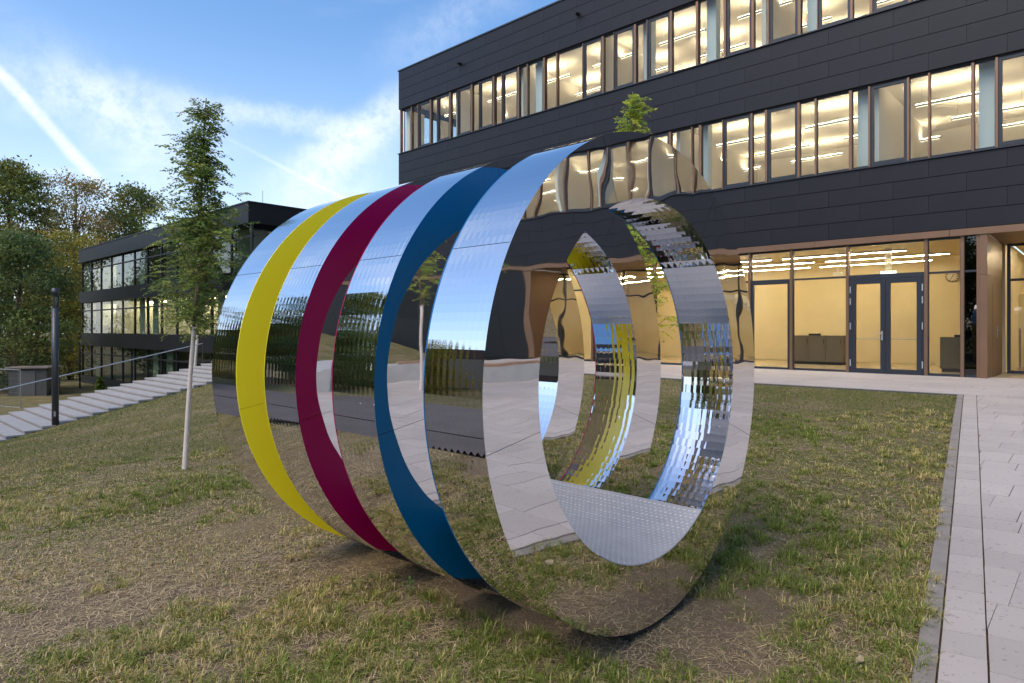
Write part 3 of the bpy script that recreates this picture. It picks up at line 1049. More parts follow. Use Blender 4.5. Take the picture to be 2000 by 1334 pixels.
# flush doors on the back wall: proud thin leaves
for x0, x1 in ((xd + 1.1, xd + 1.9), (xd + 1.92, xd + 2.72)):
    MB().box(x0, x1, LD - .012, LD - .001, .02, 2.15).build('inner_door', M_LOBBY, bldg)
# long linear lamps in the lobby
lob_b = MB().box(-1.6, 1.6, -.03, .03, 0, .05).mesh('housing', M_LAMPBODY)
lob_d = MB().box(-1.58, 1.58, -.006, .006, -.006, -.001).mesh('lower_tube', mat('lobby_glow', (.8, .8, .8), .5, emit=(1.0, .82, .52), estr=125.0))
for row, bb in enumerate((1.3, 2.9, 4.6)):
    x = LB0 + 1.8 + .7 * (row % 2)
    while x < LB1 - 1.2:
        t = empty('ceiling_lamp', W(FAC_CL + x, FAC_B + bb, FLOOR + GT - .12), ROT)
        tag(t, 'long linear lamp hung under the lobby ceiling behind the entrance doors', 'lamp', 'linear lamps of the lobby')
        link('housing', lob_b, t); link('lower_tube', lob_d, t); x += 3.5
for row, bb in enumerate((4.0, 6.2)):
    x = LB1 + 2.2
    while x < RX1 - 1.5:
        t = empty('ceiling_lamp', W(FAC_CL + x, FAC_B + bb, FLOOR + GT - .12), ROT)
        tag(t, 'long linear lamp hung in the stair hall behind the entrance recess', 'lamp', 'linear lamps of the stair hall')
        link('housing', lob_b, t); link('lower_tube', lob_d, t); x += 3.5
# vertical slat screen and stair string in the hall
for i in range(9):
    MB().box(xr + .30 + i * .10, xr + .345 + i * .10, RD + .45, RD + .49, .05, 1.15).build('screen_slat', M_WOODSLAT, bldg)
stq = MB()
for i in range(14):
    stq.box(xr + 5 + i * .3, xr + 5.32 + i * .3, 5.0, 6.4, .02 + i * .17, .19 + i * .17)
stq.build('inner_stair', M_WARMWALL, bldg)


def cabinet(px, depth, w, lab):
    u = (px - 1000) / FPX
    # stand it on the lobby floor at the given depth behind the glass
    bb = FAC_B + depth
    # solve for c on the ray
    c = None
    X = lambda cc: W(cc, bb)
    lo, hi = -24.0, 4.0
    for _ in range(50):
        md = (lo + hi) / 2; p = X(md)
        if p.x / p.y < u: lo = md
        else: hi = md
    t = empty('sideboard', W(lo, bb, FLOOR - .004), ROT); tag(t, lab, 'cabinet')
    MB().box(0, w, 0, .5, .08, .92).build('carcass', M_DARKWOOD, t)
    n = 2 if w < 1.2 else 3
    for i in range(n):
        d = MB().box(i * w / n + .006, (i + 1) * w / n - .006, -.02, -.001, .10, .90).build('door', M_DARKWOOD, t)
        MB().box((i + 1) * w / n - .06, (i + 1) * w / n - .045, -.04, -.02, .66, .80).build('handle', M_BLACKBASE, d)
    MB().box(.03, w - .03, .03, .47, 0, .08).build('base', M_BLACKBASE, t)
    MB().box(.3 * w, .3 * w + .3, .1, .32, .921, .98).build('tray', M_BLACKBASE, t)


cabinet(1549, 3.6, 1.5, 'dark grey-brown sideboard seen through the fixed pane left of the doors')
cabinet(1836, 2.2, 1.0, 'dark sideboard behind the narrow pane beside the bronze pier')
# wall clock
def lobby_at(px, depth):
    bb = FAC_B + depth; u = (px - 1000) / FPX
    lo, hi = -24.0, 4.0
    for _ in range(50):
        md = (lo + hi) / 2; p = W(md, bb)
        if p.x / p.y < u: lo = md
        else: hi = md
    return lo, bb
cc, bb = lobby_at(1860, LD - .05)
p = W(cc, bb); kz = EYE - (540 - HOR) / FPX * p.y
clk = empty('wall_clock', (p.x, p.y, kz), ROT); tag(clk, 'round black-marked clock on the lobby wall', 'clock')
ck = MB().tube([(0, 0, 0), (0, .03, 0)], .17, 28).build('dial', M_WARMWALL, clk)
hk = MB()
for i in range(12):
    a = i * math.pi / 6
    d = Vector((math.sin(a), 0, math.cos(a)))
    hk.tube([d * .12 + Vector((0, -.004, 0)), d * .155 + Vector((0, -.004, 0))], .009, 5)
hk.build('hour_marks', M_BLACKBASE, clk)
MB().tube([(0, -.008, 0), (.05, -.008, .08)], .008, 5).build('hand', M_BLACKBASE, clk)
MB().tube([(0, -.008, 0), (-.06, -.008, -.11)], .006, 5).build('hand', M_BLACKBASE, clk)
rimb = MB().tube([(.17 * math.cos(a), -.002, .17 * math.sin(a)) for a in np.linspace(0, 2 * math.pi, 33)], .007, 5, False).build('rim', M_BLACKBASE, clk)
# exit sign
cc, bb = lobby_at(1735, 2.0)
p = W(cc, bb); kz = EYE - (536 - HOR) / FPX * p.y
ex = empty('exit_sign', (p.x, p.y, kz), ROT); tag(ex, 'small white lit escape sign hanging in the lobby', 'sign')
MB().box(-.19, .19, 0, .03, -.09, .09).build('light_box', mat('exit_glow', (.8, .8, .8), .5, emit=(.9, 1.0, .85), estr=1.6), ex)
MB().box(-.08, .08, .005, .025, .09, .75).build('bracket', M_WARMWALL, ex)
# ceiling projector
cc, bb = lobby_at(1636, 2.4)
p = W(cc, bb)
pj = empty('ceiling_projector', (p.x, p.y, FLOOR + GT - .55), ROT); tag(pj, 'small pale projector hanging from the lobby ceiling', 'projector')
MB().box(-.10, .10, -.1, .1, -.05, .05).build('body', M_WARMWALL, pj)
MB().tube([(0, 0, .05), (0, 0, .66)], .02, 8).build('pole', M_WARMWALL, pj)

# facade cameras
for px, py, lab in ((900, 125, 'small dark security camera on the top cladding above the fifth window'), (1130, 28, 'small dark security camera near the roof edge of the black building')):
    x = tpx(px); p = W(FAC_CL + x, FAC_B)
    t = empty('security_camera', (p.x, p.y, EYE - (py - HOR) / FPX * p.y), ROT); tag(t, lab, 'camera', 'facade cameras')
    MB().box(-.05, .05, -.06, .0, -.05, .05).build('bracket', M_BLACKBASE, t)
    MB().tube([(0, -.05, 0), (.05, -.26, -.05)], .05, 10).build('body', M_BLACKBASE, t)

# ------------------------------------------------------------------ outdoor stairs with handrail
TREAD, RISE = .51, .112
b0s = 2.5
sp = W(STAIR_C0, b0s, 0)
stairs = empty('outdoor_stairs', (sp.x, sp.y, stair_z(b0s) - .1), ROT)
tag(stairs, 'wide pale concrete stairs climbing beside the lawn towards the black building', 'stairs')
SW = STAIR_C1 - STAIR_C0
i = 0
b = 5.56 - 6 * TREAD
while b < 14.2:
    z = stair_z(b) - stairs.location.z
    y = b - b0s
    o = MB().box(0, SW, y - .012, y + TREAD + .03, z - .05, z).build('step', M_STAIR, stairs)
    MB().box(.01, SW - .01, y, y + .2, z - .05 - .55, z - .051).build('riser', M_STAIR_SHADED, o)
    b += TREAD
yl = b - b0s; zl = stair_z(b) - stairs.location.z
MB().box(0, SW + 3.5, yl - .012, yl + 3.0, zl - .25, zl).build('landing', M_STAIR, stairs)
rail_o = empty('handrail', W(STAIR_C0 + .06, 4.05, stair_z(4.05)), ROT)
tag(rail_o, 'thin grey steel handrail on slim posts along the pale stairs', 'handrail')
pts = []
for k in range(-1, 4):
    bb = 7.1 + (k - 1) * 3.08
    y = bb - 4.05; z = stair_z(bb) - stair_z(4.05)
    MB().box(-.022, .022, y - .012, y + .012, z - .1, z + .97).build('post', M_LAMPPOST, rail_o)
    pts.append((0, y, z + .99))
MB().tube(pts, .024, 8).build('rail', M_STEEL, rail_o)

# ------------------------------------------------------------------ lamp column
def lamp_column(loc, h, r, lab, name='lamp_column', grp=None):
    t = empty(name, loc); tag(t, lab, 'street lamp', grp)
    MB().tube([(0, 0, -.2), (0, 0, h * .86)], r, 24).build('column', M_LAMPPOST, t, True)
    MB().tube([(0, 0, h * .861), (0, 0, h * .945)], r * .55, 16).build('diffuser', mat('lamp_diffuser', (.16, .18, .12), .3), t, True)
    for k in range(3):
        a = k * 2.094 + .6
        x, y = math.cos(a) * r * .88, math.sin(a) * r * .88
        MB().box(x - .022, x + .022, y - .022, y + .022, h * .858, h * .948).build('strut', M_LAMPPOST, t)
    MB().tube([(0, 0, h * .946), (0, 0, h)], r, 24).build('cap', M_LAMPPOST, t, True)
    MB().box(r * .2, r * .7, -r - .006, -r * .6, .32, .5).build('hatch', M_STEEL, t)
    return t


p = at(108, 23.2); lz = EYE - (830 - HOR) / FPX * 23.2
lamp_column((p.x, p.y, min(lz, g1(p.x, p.y) + .02)), EYE - (563 - HOR) / FPX * 23.2 - min(lz, g1(p.x, p.y) + .02), .11, 'thick dark grey lamp column at the lawn edge of the pale stairs')
p = at(156, 47)
q = lamp_column((p.x, p.y, g1(p.x, p.y)), EYE - (645 - HOR) / FPX * 47 - g1(p.x, p.y), .06, 'slim grey lamp pole before the corner of the low black building')

# ------------------------------------------------------------------ left building
lb = W(LB_CL, LB_B, 0)
lbz = EYE - 4.4
low = empty('low_building', (lb.x, lb.y, lbz), ROT)
tag(low, 'low black building with glazed storeys and a flat roof behind the stairs', 'building')
LZ = 4.4
LL = LB_CR - LB_CL; LDP = 15.0
bands = [(5.2, 6.2), (1.99, 2.86), (-1.35, -.38), (-4.6, -3.75)]
NB = 12; BWD = LL / NB
for bi, (z0, z1) in enumerate(bands):
    pr = -.22 if bi < 3 else -.05
    MB().box(0, LL - .01, pr + .05, LDP, z0 + LZ + .01, z1 + LZ - .01).build('wall', M_BACK, low)
    for i in range(NB):
        MB().box(i * BWD + .003, (i + 1) * BWD - .003, pr, pr + .045, z0 + LZ, z1 + LZ).build('band_panel', M_BLACKWALL, low)
    for i in range(6):
        MB().box(LL, LL + .045, pr + .05 + i * 2.5 + .003, pr + .05 + (i + 1) * 2.5 - .003, z0 + LZ, z1 + LZ).build('band_panel', M_BLACKWALL, low)
MB().box(-.05, LL + .09, -.27, LDP, 6.2 + LZ, 6.26 + LZ).build('roof_edge', M_DARKMULL, low)
MB().tube([(LL - 1.0, 1.0, 6.2 + LZ), (LL - 1.0, 1.0, 7.1 + LZ)], .015, 6).build('lightning_rod', M_STEEL, low)
M_PALE = mat('pale_blind', (.42, .47, .43), .8)
M_INT = mat('dim_room', (.42, .43, .36), .8)
M_LABLAMP = mat('lab_glow', (.8, .8, .8), .5, emit=(1, .80, .48), estr=85.0)
for fi, (z0, z1) in enumerate(((2.86, 5.2), (-.38, 1.99), (-3.75, -1.35))):
    a0, a1 = z0 + LZ, z1 + LZ
    MB().box(.1, LL - .1, 5.2, 5.3, a0, a1).build('room_wall', M_INT if fi != 1 else M_WARMWALL, low)
    MB().box(.1, .2, .2, 5.2, a0, a1).build('room_wall', M_INT, low)
    for i in range(3, NB, 4):
        MB().box(i * BWD - .05, i * BWD + .05, .35, 5.2, a0, a1).build('room_wall', M_WARMWALL, low)
    tz = a0 + (a1 - a0) * .72
    for i in range(NB):
        x0, x1 = i * BWD, (i + 1) * BWD
        for hx0, hx1 in ((x0, x1),):
            fr = MB().box(hx0 - .045, hx0 + .045, .0, .14, a0, a1).build('window', M_DARKMULL, low)
            MB().box(hx0 + .046, hx1 - .046, .02, .12, tz, tz + .09).build('transom', M_DARKMULL, fr)
            MB().box(hx0 + .046, hx1 - .046, .06, .072, a0, tz).build('pane', M_GLASS2, fr)
            MB().box(hx0 + .046, hx1 - .046, .06, .072, tz + .09, a1).build('pane', M_GLASS2, fr)
        if (i * 7 + fi * 3) % 5 in (0, 3):
            MB().box(x0 + .2, x0 + BWD * .5 - .1, .3, .33, a0, a1).build('blind', M_PALE, low)
        if fi > 0 and i % 2 == 0:
            MB().box(x0 + .3, x1 - .4, .7, 1.3, a0 + .68, a0 + .74).build('desk', M_WARMWALL, low)
            MB().box(x0 + .6, x0 + 1.1, .9, 1.1, a0 + .74, a0 + 1.2).build('instrument', M_PALE if i % 4 else M_FRAME, low)
    for y0 in (0.0,):
        for i in range(6):
            y1 = i * 2.5
            fr = MB().box(LL - .14, LL, y1 - .05, y1 + .05, a0, a1).build('window', M_DARKMULL, low)
            MB().box(LL - .08, LL - .068, y1 + .051, y1 + 2.449, a0, a1).build('pane', M_GLASS2, fr)
    if fi == 1:
        for i in range(NB):
            MB().box(i * BWD + .3, (i + 1) * BWD - .5, 2.4, 2.52, a1 - .12, a1 - .06).build('ceiling_light', M_LABLAMP, low)
    elif fi == 0:
        for i in range(0, NB, 5):
            MB().box(i * BWD + .6, (i + 1) * BWD - .6, 2.8, 2.9, a1 - .12, a1 - .06).build('ceiling_light', M_LABLAMP, low)

# ------------------------------------------------------------------ fence, shed
def fence_panel(px0, px1, Y0, Y1, lab):
    p0, p1 = at(px0, Y0), at(px1, Y1)
    z = min(g1(p0.x, p0.y), g1(p1.x, p1.y))
    d = Vector((p1.x - p0.x, p1.y - p0.y)); L_ = d.length
    t = empty('site_fence', (p0.x, p0.y, z), math.atan2(d.y, d.x)); tag(t, lab, 'fence')
    for x in (0, L_): MB().tube([(x, 0, -.05), (x, 0, 2.1)], .022, 8).build('post', M_STEEL, t)
    for zz in (.12, 2.08): MB().tube([(0, 0, zz), (L_, 0, zz)], .018, 6).build('rail', M_STEEL, t)
    w = MB()
    for k in range(1, int(L_ / .12)): w.tube([(k * .12, 0, .12), (k * .12, 0, 2.08)], .0025, 3, False)
    for k in range(1, 8): w.tube([(0, 0, .12 + k * .25), (L_, 0, .12 + k * .25)], .0025, 3, False)
    w.build('wire_mesh', M_STEEL, t)


fence_panel(-62, 40, 36, 34, 'steel mesh site fence panel standing on grass beside the shed')
p = at(68, 42); z = g1(p.x, p.y)
shed = empty('garden_shed', (p.x, p.y, z), .15); tag(shed, 'small dark grey shed with a flat roof beyond the stairs', 'shed')
for i in range(8):
    MB().box(-1.1 + i * .275 + .004, -1.1 + (i + 1) * .275 - .004, -.8, .8, -.1, 1.75).build('plank', mat('shed_planks', (.075, .075, .072), .8, var=.2, vscale=5), shed)
MB().box(-1.25, 1.25, -.95, .95, 1.751, 1.84).build('roof', mat('shed_roof', (.26, .21, .19), .85), shed)
MB().box(-.55, .45, -.83, -.801, .02, 1.6).build('door', mat('shed_door', (.10, .10, .098), .75), shed)


# ------------------------------------------------------------------ trees
def leaf_quads(centers, dirs, size, aspect=.55, flat=.0):
    """diamond leaves: centers (n,3), dirs (n,3) long axis"""
    n = len(centers)
    d = dirs / np.maximum(np.linalg.norm(dirs, axis=1, keepdims=True), 1e-6)
    r = rng.normal(0, 1, (n, 3)); r[:, 2] *= (1 - flat); 
    if flat: r = np.cross(d, np.array([[0, 0, 1.0]])) + r * (1 - flat)
    s_ = r - d * (r * d).sum(1, keepdims=True)
    s_ = s_ / np.maximum(np.linalg.norm(s_, axis=1, keepdims=True), 1e-6)
    sz = size if np.ndim(size) else np.full(n, size)
    sz = sz[:, None]
    V = np.stack([centers - d * sz * .5, centers + s_ * sz * aspect * .5, centers + d * sz * .5, centers - s_ * sz * aspect * .5], 1).reshape(-1, 3)
    Fc = np.arange(n * 4).reshape(n, 4)
    return V, Fc


def big_tree_data(name, H, W_, base, ncl, per, leaf, pal, cl_r, seed, shape='round', gap=0.0, limbs=26):
    global rng
    keep = rng; rng = np.random.default_rng(seed)
    # cluster centres in an uneven crown
    cen = []
    lob = rng.uniform(.72, 1.12, 9)
    while len(cen) < ncl:
        u = rng.uniform(0, 1); az = rng.uniform(0, 2 * np.pi); rr = math.sqrt(rng.uniform(.02, 1))
        if shape == 'round': prof = math.sqrt(max(0, 1 - (2 * u - .85) ** 2 / 1.33)) if True else 1
        elif shape == 'cone': prof = (1 - u) ** .8 * .95 + .05
        elif shape == 'column': prof = .8 + .2 * math.sin(u * 9)
        else: prof = .35 + .65 * math.sin(min(1, u * 1.15) * math.pi * .8 + .35)
        k = lob[int(az / (2 * np.pi) * 9) % 9] * lob[int(u * 8.99)]
        r_ = rr * prof * k * W_ / 2
        c = np.array([r_ * math.cos(az), r_ * math.sin(az), base + u * (H - base)])
        if gap and math.sin(c[0] * 1.9 + seed) * math.sin(c[1] * 1.7 + 2 * seed) * math.sin(c[2] * 1.3 + seed) > .55 - gap: continue
        cen.append(c)
    cen = np.array(cen)
    n = ncl * per
    ci = np.repeat(np.arange(ncl), per)
    off = rng.normal(0, 1, (n, 3)) * np.array([1, 1, .55]) * cl_r
    pos = cen[ci] + off
    dirs = rng.normal(0, 1, (n, 3)); dirs[:, 2] -= .35
    V, Fc = leaf_quads(pos, dirs, leaf * rng.uniform(.6, 1.35, n))
    pal = np.array(pal)
    pi = rng.integers(0, len(pal), ncl)
    col = 2.7 * pal[pi][ci] * rng.uniform(.75, 1.25, (ncl, 1))[ci] * rng.uniform(.72, 1.3, (n, 1))
    crown = np_mesh('crown', V, Fc, M_LEAF, np.repeat(col, 4, axis=0))
    tk = MB()
    r0 = H * .016 + .06
    pts = [(math.sin(t * 2 + seed) * .12 * t * 3, math.cos(t * 1.6 + seed) * .1 * t * 3, t * H * .93 - .3 * (1 - t)) for t in np.linspace(0, 1, 9)]
    tk.tube(pts, [r0 * (1 - .9 * t) + .02 for t in np.linspace(0, 1, 9)], 8)
    order = rng.permutation(ncl)[:limbs]
    for j in order:
        c = cen[j]; t = max(.12, min(.9, (c[2] - np.hypot(c[0], c[1]) * .75) / H)) * .95
        s0 = Vector(pts[min(8, int(t * 8))]); e = Vector(c)
        md = (s0 + e) / 2 + Vector((0, 0, -.05 * (e - s0).length))
        rr = r0 * (1 - .9 * t) * .5
        tk.tube([s0, md, e, e + (e - md) * .25], [rr, rr * .6, rr * .25, .012], 5, False)
    trunk = tk.mesh('trunk', M_BARK, True)
    rng = keep
    return trunk, crown


def place_tree(data, loc, rz, lab, grp=None, name='leafy_tree', sc=1.0):
    t = empty(name, loc, rz); tag(t, lab, 'tree', grp); t.scale = (sc,) * 3
    link('trunk', data[0], t); link('crown', data[1], t)
    return t


DG = [(.040, .056, .018), (.055, .072, .022), (.030, .044, .016), (.065, .076, .022)]
YG = [(.13, .105, .014), (.10, .095, .016), (.16, .115, .016), (.07, .075, .016)]
OK_ = [(.05, .065, .018), (.075, .085, .02), (.04, .05, .016), (.09, .085, .02)]
BE = [(.12, .085, .028), (.10, .085, .028), (.15, .095, .03), (.08, .075, .025)]
tDense = big_tree_data('dense', 12.5, 11, .6, 330, 66, .24, DG, .52, 3, 'round', 0, 20)
tIvy = big_tree_data('ivy', 15, 6.5, .6, 260, 60, .22, YG, .50, 5, 'column', .05, 16)
tOak = big_tree_data('oak', 19.5, 11, 6, 240, 90, .30, OK_, .60, 8, 'round', .2, 40)
tBeech = big_tree_data('beech', 20, 11, 5, 260, 52, .24, BE, .62, 13, 'fan', .25, 90)
tSmall = big_tree_data('smalloak', 18, 8.5, 6, 150, 84, .30, OK_, .62, 21, 'round', .25, 40)
for data, px, Y, topy, lab, nm in (
        (tDense, 30, 44, 455, 'dense dark green broad tree low behind the grey shed', 'dense_tree'),
        (tDense, -120, 50, 440, 'dense dark green tree whose edge shows beside the shed tree', 'dense_tree'),
        (tIvy, 138, 56, 455, 'yellow-green ivy-clad tree beside the end of the low black building', 'ivy_tree'),
        (tOak, 22, 66, 322, 'tall oak rising above the dense dark green tree', 'oak_tree'),
        (tBeech, 152, 68, 342, 'thin autumn beech with bare twigs above the ivy-clad tree', 'beech_tree'),
        (tSmall, 268, 74, 368, 'open-crowned oak rising behind the roof of the low building', 'oak_tree'),
        (tIvy, 70, 64, 480, 'yellow-green tree filling the gap behind the dense dark tree', 'ivy_tree'),
        (tOak, -110, 72, 335, 'tall oak behind the second dense tree', 'oak_tree'),
        (tDense, 205, 78, 500, 'dark green tree behind the low building under the beech', 'dense_tree'),
        (tIvy, 330, 84, 505, 'yellow-green tree behind the low building near the open oak', 'ivy_tree')):
    p = at(px, Y); z = g1(p.x, p.y) - .2
    h0 = {id(tDense): 12.7, id(tIvy): 15.2, id(tOak): 19.6, id(tBeech): 20.2, id(tSmall): 18.2}[id(data)]
    place_tree(data, (p.x, p.y, z), rnd.uniform(0, 6), lab, None, nm, (EYE - (topy - HOR) / FPX * Y - z) / h0)
for k in range(26):
    cc_ = -74 + k * 2.75 + rnd.uniform(-.8, .8); bb_ = -11.5 - 6.5 * (k % 2) - rnd.uniform(0, 2)
    if k > 18: bb_ -= 9
    p = W(cc_, bb_)
    d = (tDense, tOak, tIvy, tDense, tSmall)[k % 5]
    place_tree(d, (p.x, p.y, g1(p.x, p.y) - .2), rnd.uniform(0, 6), 'woodland tree across the road, visible as a reflection in the tube', 'trees of the wood across the road', 'woodland_tree', rnd.uniform(.62, .9))


def compound_leaves(n, bases, dirs, length, pairs, lsize, pal):
    V, C = [], []
    cs, ds, szs, cl = [], [], [], []
    for k in range(n):
        b_ = Vector(bases[k]); d = Vector(dirs[k]).normalized()
        side = d.cross(Vector((0, 0, 1)))
        side = side.normalized() if side.length > 1e-3 else Vector((1, 0, 0))
        L_ = length * rng.uniform(.65, 1.2)
        col = 2.15 * np.array(pal[rng.integers(0, len(pal))]) * rng.uniform(.7, 1.3)
        for j in range(pairs):
            t = (j + .8) / (pairs + .3)
            pos = b_ + d * L_ * t + Vector((0, 0, -.35 * L_ * t * t))
            for sg in (-1, 1):
                dd = side * sg + d * .35 + Vector((0, 0, rng.uniform(-.75, .1)))
                cs.append(pos + dd.normalized() * lsize * .5); ds.append(dd); szs.append(lsize * (1 - .35 * abs(t - .5)) * rng.uniform(.8, 1.15)); cl.append(col * rng.uniform(.85, 1.15))
        dd = d + Vector((0, 0, -.5)); pos = b_ + d * L_ * 1.04 + Vector((0, 0, -.38 * L_)); cs.append(pos); ds.append(dd); szs.append(lsize); cl.append(col)
    cs, ds = np.array([tuple(c) for c in cs]), np.array([tuple(c) for c in ds])
    Vq, Fc = leaf_quads(cs, ds, np.array(szs), .46, .25)
    return Vq, Fc, np.repeat(np.array(cl), 4, axis=0)


def young_tree(name, loc, H, white, lean, profile, nleaf, lab, pal, lsize=.055, trunk_r=.036, rz=0.0, length=.22):
    t = empty(name, loc, rz); tag(t, lab, 'tree', 'young trees with whitewashed trunks')
    ts = np.linspace(0, 1, 14)
    ph = rng.uniform(0, 6)
    pts = [Vector((lean * tt + .035 * math.sin(tt * 7 + ph) * tt, .03 * math.sin(tt * 5 + 2 * ph) * tt, tt * H * .97)) for tt in ts]
    rad = [trunk_r * (1.08 - .98 * tt ** .9) + .004 for tt in ts]
    def along(tt):
        f = tt * 13; i = min(12, int(f)); return pts[i].lerp(pts[i + 1], f - i)
    iw = int(round(white / H * 13 / .97))
    wt = MB().tube([pts[0] - Vector((0, 0, .15))] + pts[:iw + 1], [rad[0] * 1.05] + rad[:iw + 1], 12)
    trunk = wt.build('trunk', M_WHITEBARK, t, True)
    up = MB().tube(pts[iw:], rad[iw:], 8)
    bases, dirs = [], []
    z0 = white / H
    nb = 30
    for k in range(nb):
        tt = z0 + (.985 - z0) * ((k + rng.uniform(0, .8)) / nb) ** .92
        u = (tt - z0) / (1 - z0)
        w = np.interp(u, *zip(*profile))
        az = k * 2.4 + rng.uniform(-.4, .4)
        b0 = along(min(tt * .985, .98))
        L_ = w * rng.uniform(.35, 1.25)
        upk = 1.0 + 1.1 * u + rng.uniform(-.5, .9)
        d = Vector((math.cos(az), math.sin(az), upk)).normalized()
        e = b0 + d * L_ * 1.15
        m_ = b0 + d * L_ * .55 + Vector((0, 0, -.03))
        up.tube([b0, m_, e], [.004 + .010 * w, .003 + .006 * w, .002], 5, False)
        per = max(3, int(nleaf / nb * (.35 + 1.1 * w)))
        for j in range(per):
            f = rng.uniform(.25, 1.0) ** .8
            p_ = b0.lerp(m_, f * 2) if f < .5 else m_.lerp(e, (f - .5) * 2)
            a2 = rng.uniform(0, 6.28)
            bases.append(p_ + Vector(rng.normal(0, .02 + .09 * w, 3))); dirs.append(d * .45 + Vector((math.cos(a2), math.sin(a2), rng.uniform(-.9, .8))))
    for j in range(10):
        p_ = along(rng.uniform(.86, .98)); a2 = rng.uniform(0, 6.28)
        bases.append(p_); dirs.append(Vector((math.cos(a2), math.sin(a2), .5)))
    up.build('branches', M_BARK, t, True)
    Vq, Fc, cl = compound_leaves(len(bases), bases, dirs, length, 8, lsize, pal)
    link('crown', np_mesh('crown', Vq, Fc, M_LEAF, cl), t)
    return t


PR = [(.085, .12, .035), (.065, .10, .03), (.11, .14, .035), (.14, .15, .04)]
PY = [(.20, .23, .035), (.15, .20, .035), (.25, .26, .04)]
p = at(361, 8.5); z = g1(p.x, p.y)
young_tree('young_tree', (p.x, p.y, z), EYE - (168 - HOR) / FPX * 8.5 - z, 1.70, .30, ((0, .35), (.1, .66), (.3, .78), (.5, .72), (.68, .42), (.8, .17), (.92, .17), (1, .05)), 1050,
           'slender young tree with a white-painted trunk on the open lawn', PR, .058, .030, 0.0, .27)
p = at(381, 33.5); z = g1(p.x, p.y)
young_tree('young_tree', (p.x, p.y, EYE - (722 - HOR) / FPX * 33.5), 7.9, 2.0, .45, ((0, .9), (.2, 1.5), (.5, 1.5), (.8, 1.0), (1, .3)), 900,
           'young tree with a white trunk at the head of the pale stairs', PR, .13, .07, .5, .42)
p = at(1266, 9.3); z = g1(p.x, p.y)
young_tree('young_tree', (p.x, p.y, z), EYE - (158 - HOR) / FPX * 9.3 - z, 1.4, -.20, ((0, .5), (.25, .62), (.5, .55), (.75, .32), (1, .10)), 640,
           'bright green young tree standing behind the tube before the black facade', PY, .058, .036)
young_tree('young_tree', (9.8, 2.6, g1(9.8, 2.6)), 4.9, 2.0, .15, ((0, .4), (.3, .6), (.6, .5), (1, .1)), 380,
           'young white-trunked tree on the paved square, reflected in the tube', PY, .055, .05)

# small self-sown bush at the foot of the low building
p = at(195, 38); z = g1(p.x, p.y)
bush = empty('small_bush', (p.x, p.y, z - .1)); tag(bush, 'small bright green bush growing at the foot of the low black building', 'bush')
MB().tube([(0, 0, 0), (.03, 0, 1.3)], [.03, .008], 6).build('stem', M_BARK, bush)
nb_ = 900
hh = rng.uniform(.12, 1.55, nb_); rr = (1.62 - hh) * .42 * np.sqrt(rng.uniform(0, 1, nb_)); az = rng.uniform(0, 6.28, nb_)
Vq, Fc = leaf_quads(np.stack([rr * np.cos(az), rr * np.sin(az), hh], 1), np.stack([np.cos(az), np.sin(az), rng.normal(-.1, .4, nb_)], 1), rng.uniform(.10, .2, nb_))
link('foliage', np_mesh('foliage', Vq, Fc, M_LEAF, np.repeat(np.array([(.12, .17, .03)]) * rng.uniform(.6, 1.4, (nb_, 1)), 4, axis=0)), bush)

# ------------------------------------------------------------------ things that only the mirrors show: road, house, bench, bollard
road = MB()
for i in range(70):
    c0, c1 = -90 + i * 1.45, -90 + (i + 1) * 1.45
    for b0, b1 in ((-6.6, -4.3), (-4.3, -2.0), (-2.0, .25)):
        q = [W(c0, b0), W(c1, b0), W(c1, b1), W(c0, b1)]
        zz = gz([v.x for v in q], [v.y for v in q])
        road.quad(*[(v.x, v.y, z + .055) for v, z in zip(q, zz)])
road_o = struct(road.build('road', M_ASPHALT))
for k in range(16):
    c0 = -70 + k * 5.0
    q = [W(c0, -3.2), W(c0 + 3, -3.2), W(c0 + 3, -3.08), W(c0, -3.08)]
    zz = gz([v.x for v in q], [v.y for v in q])
    MB().quad(*[(v.x, v.y, z + .060) for v, z in zip(q, zz)]).build('road_marking', mat('road_paint', (.6, .6, .58), .7), road_o)
hp = W(-36, -30)
hs = empty('beige_house', (hp.x, hp.y, g1(hp.x, hp.y) - .2), ROT + 2.2); tag(hs, 'beige house across the road, mirrored in the front ring', 'house')
MB().box(-5, 5, -7, 7, 0, 8).build('wall', mat('beige_render', (.52, .40, .30), .85, var=.06), hs)
MB().hexa([(-5.5, -7.5, 8.01), (5.5, -7.5, 8.01), (5.5, 7.5, 8.01), (-5.5, 7.5, 8.01)], [(-.2, -7.5, 11), (.2, -7.5, 11), (.2, 7.5, 11), (-.2, 7.5, 11)]).build('roof', mat('roof_tile', (.18, .09, .06), .8), hs)
for i in range(4):
    for j in range(2):
        w_ = MB().box(5.001, 5.06, -6 + i * 3.2, -4.6 + i * 3.2, 1.4 + j * 3, 3 + j * 3).build('window', M_FRAME, hs)
        MB().box(5.061, 5.066, -5.9 + i * 3.2, -4.7 + i * 3.2, 1.5 + j * 3, 2.9 + j * 3).build('pane', M_DARKGLASS, w_)
bn = empty('concrete_bench', (12.2, .6, g1(12.2, 2.5) - .03), math.atan2(3.9, .75)); tag(bn, 'long concrete bench wall with a wooden seat, mirrored in the tube', 'bench')
MB().box(0, 4.0, -.25, .25, -.15, .45).build('wall', M_CONC, bn)
for i in range(5):
    MB().box(1.2, 3.9, -.24 + i * .097, -.155 + i * .097, .451, .50).build('slat', M_WOODSLAT, bn)
MB().box(.0, .45, .25, 3.2, -.15, .45).build('return_wall', M_CONC, bn)
lamp_column((14.2, -1.2, g1(14.2, -1.2)), 1.2, .07, 'short dark bollard lamp by the square, mirrored in the tube', 'bollard_lamp')
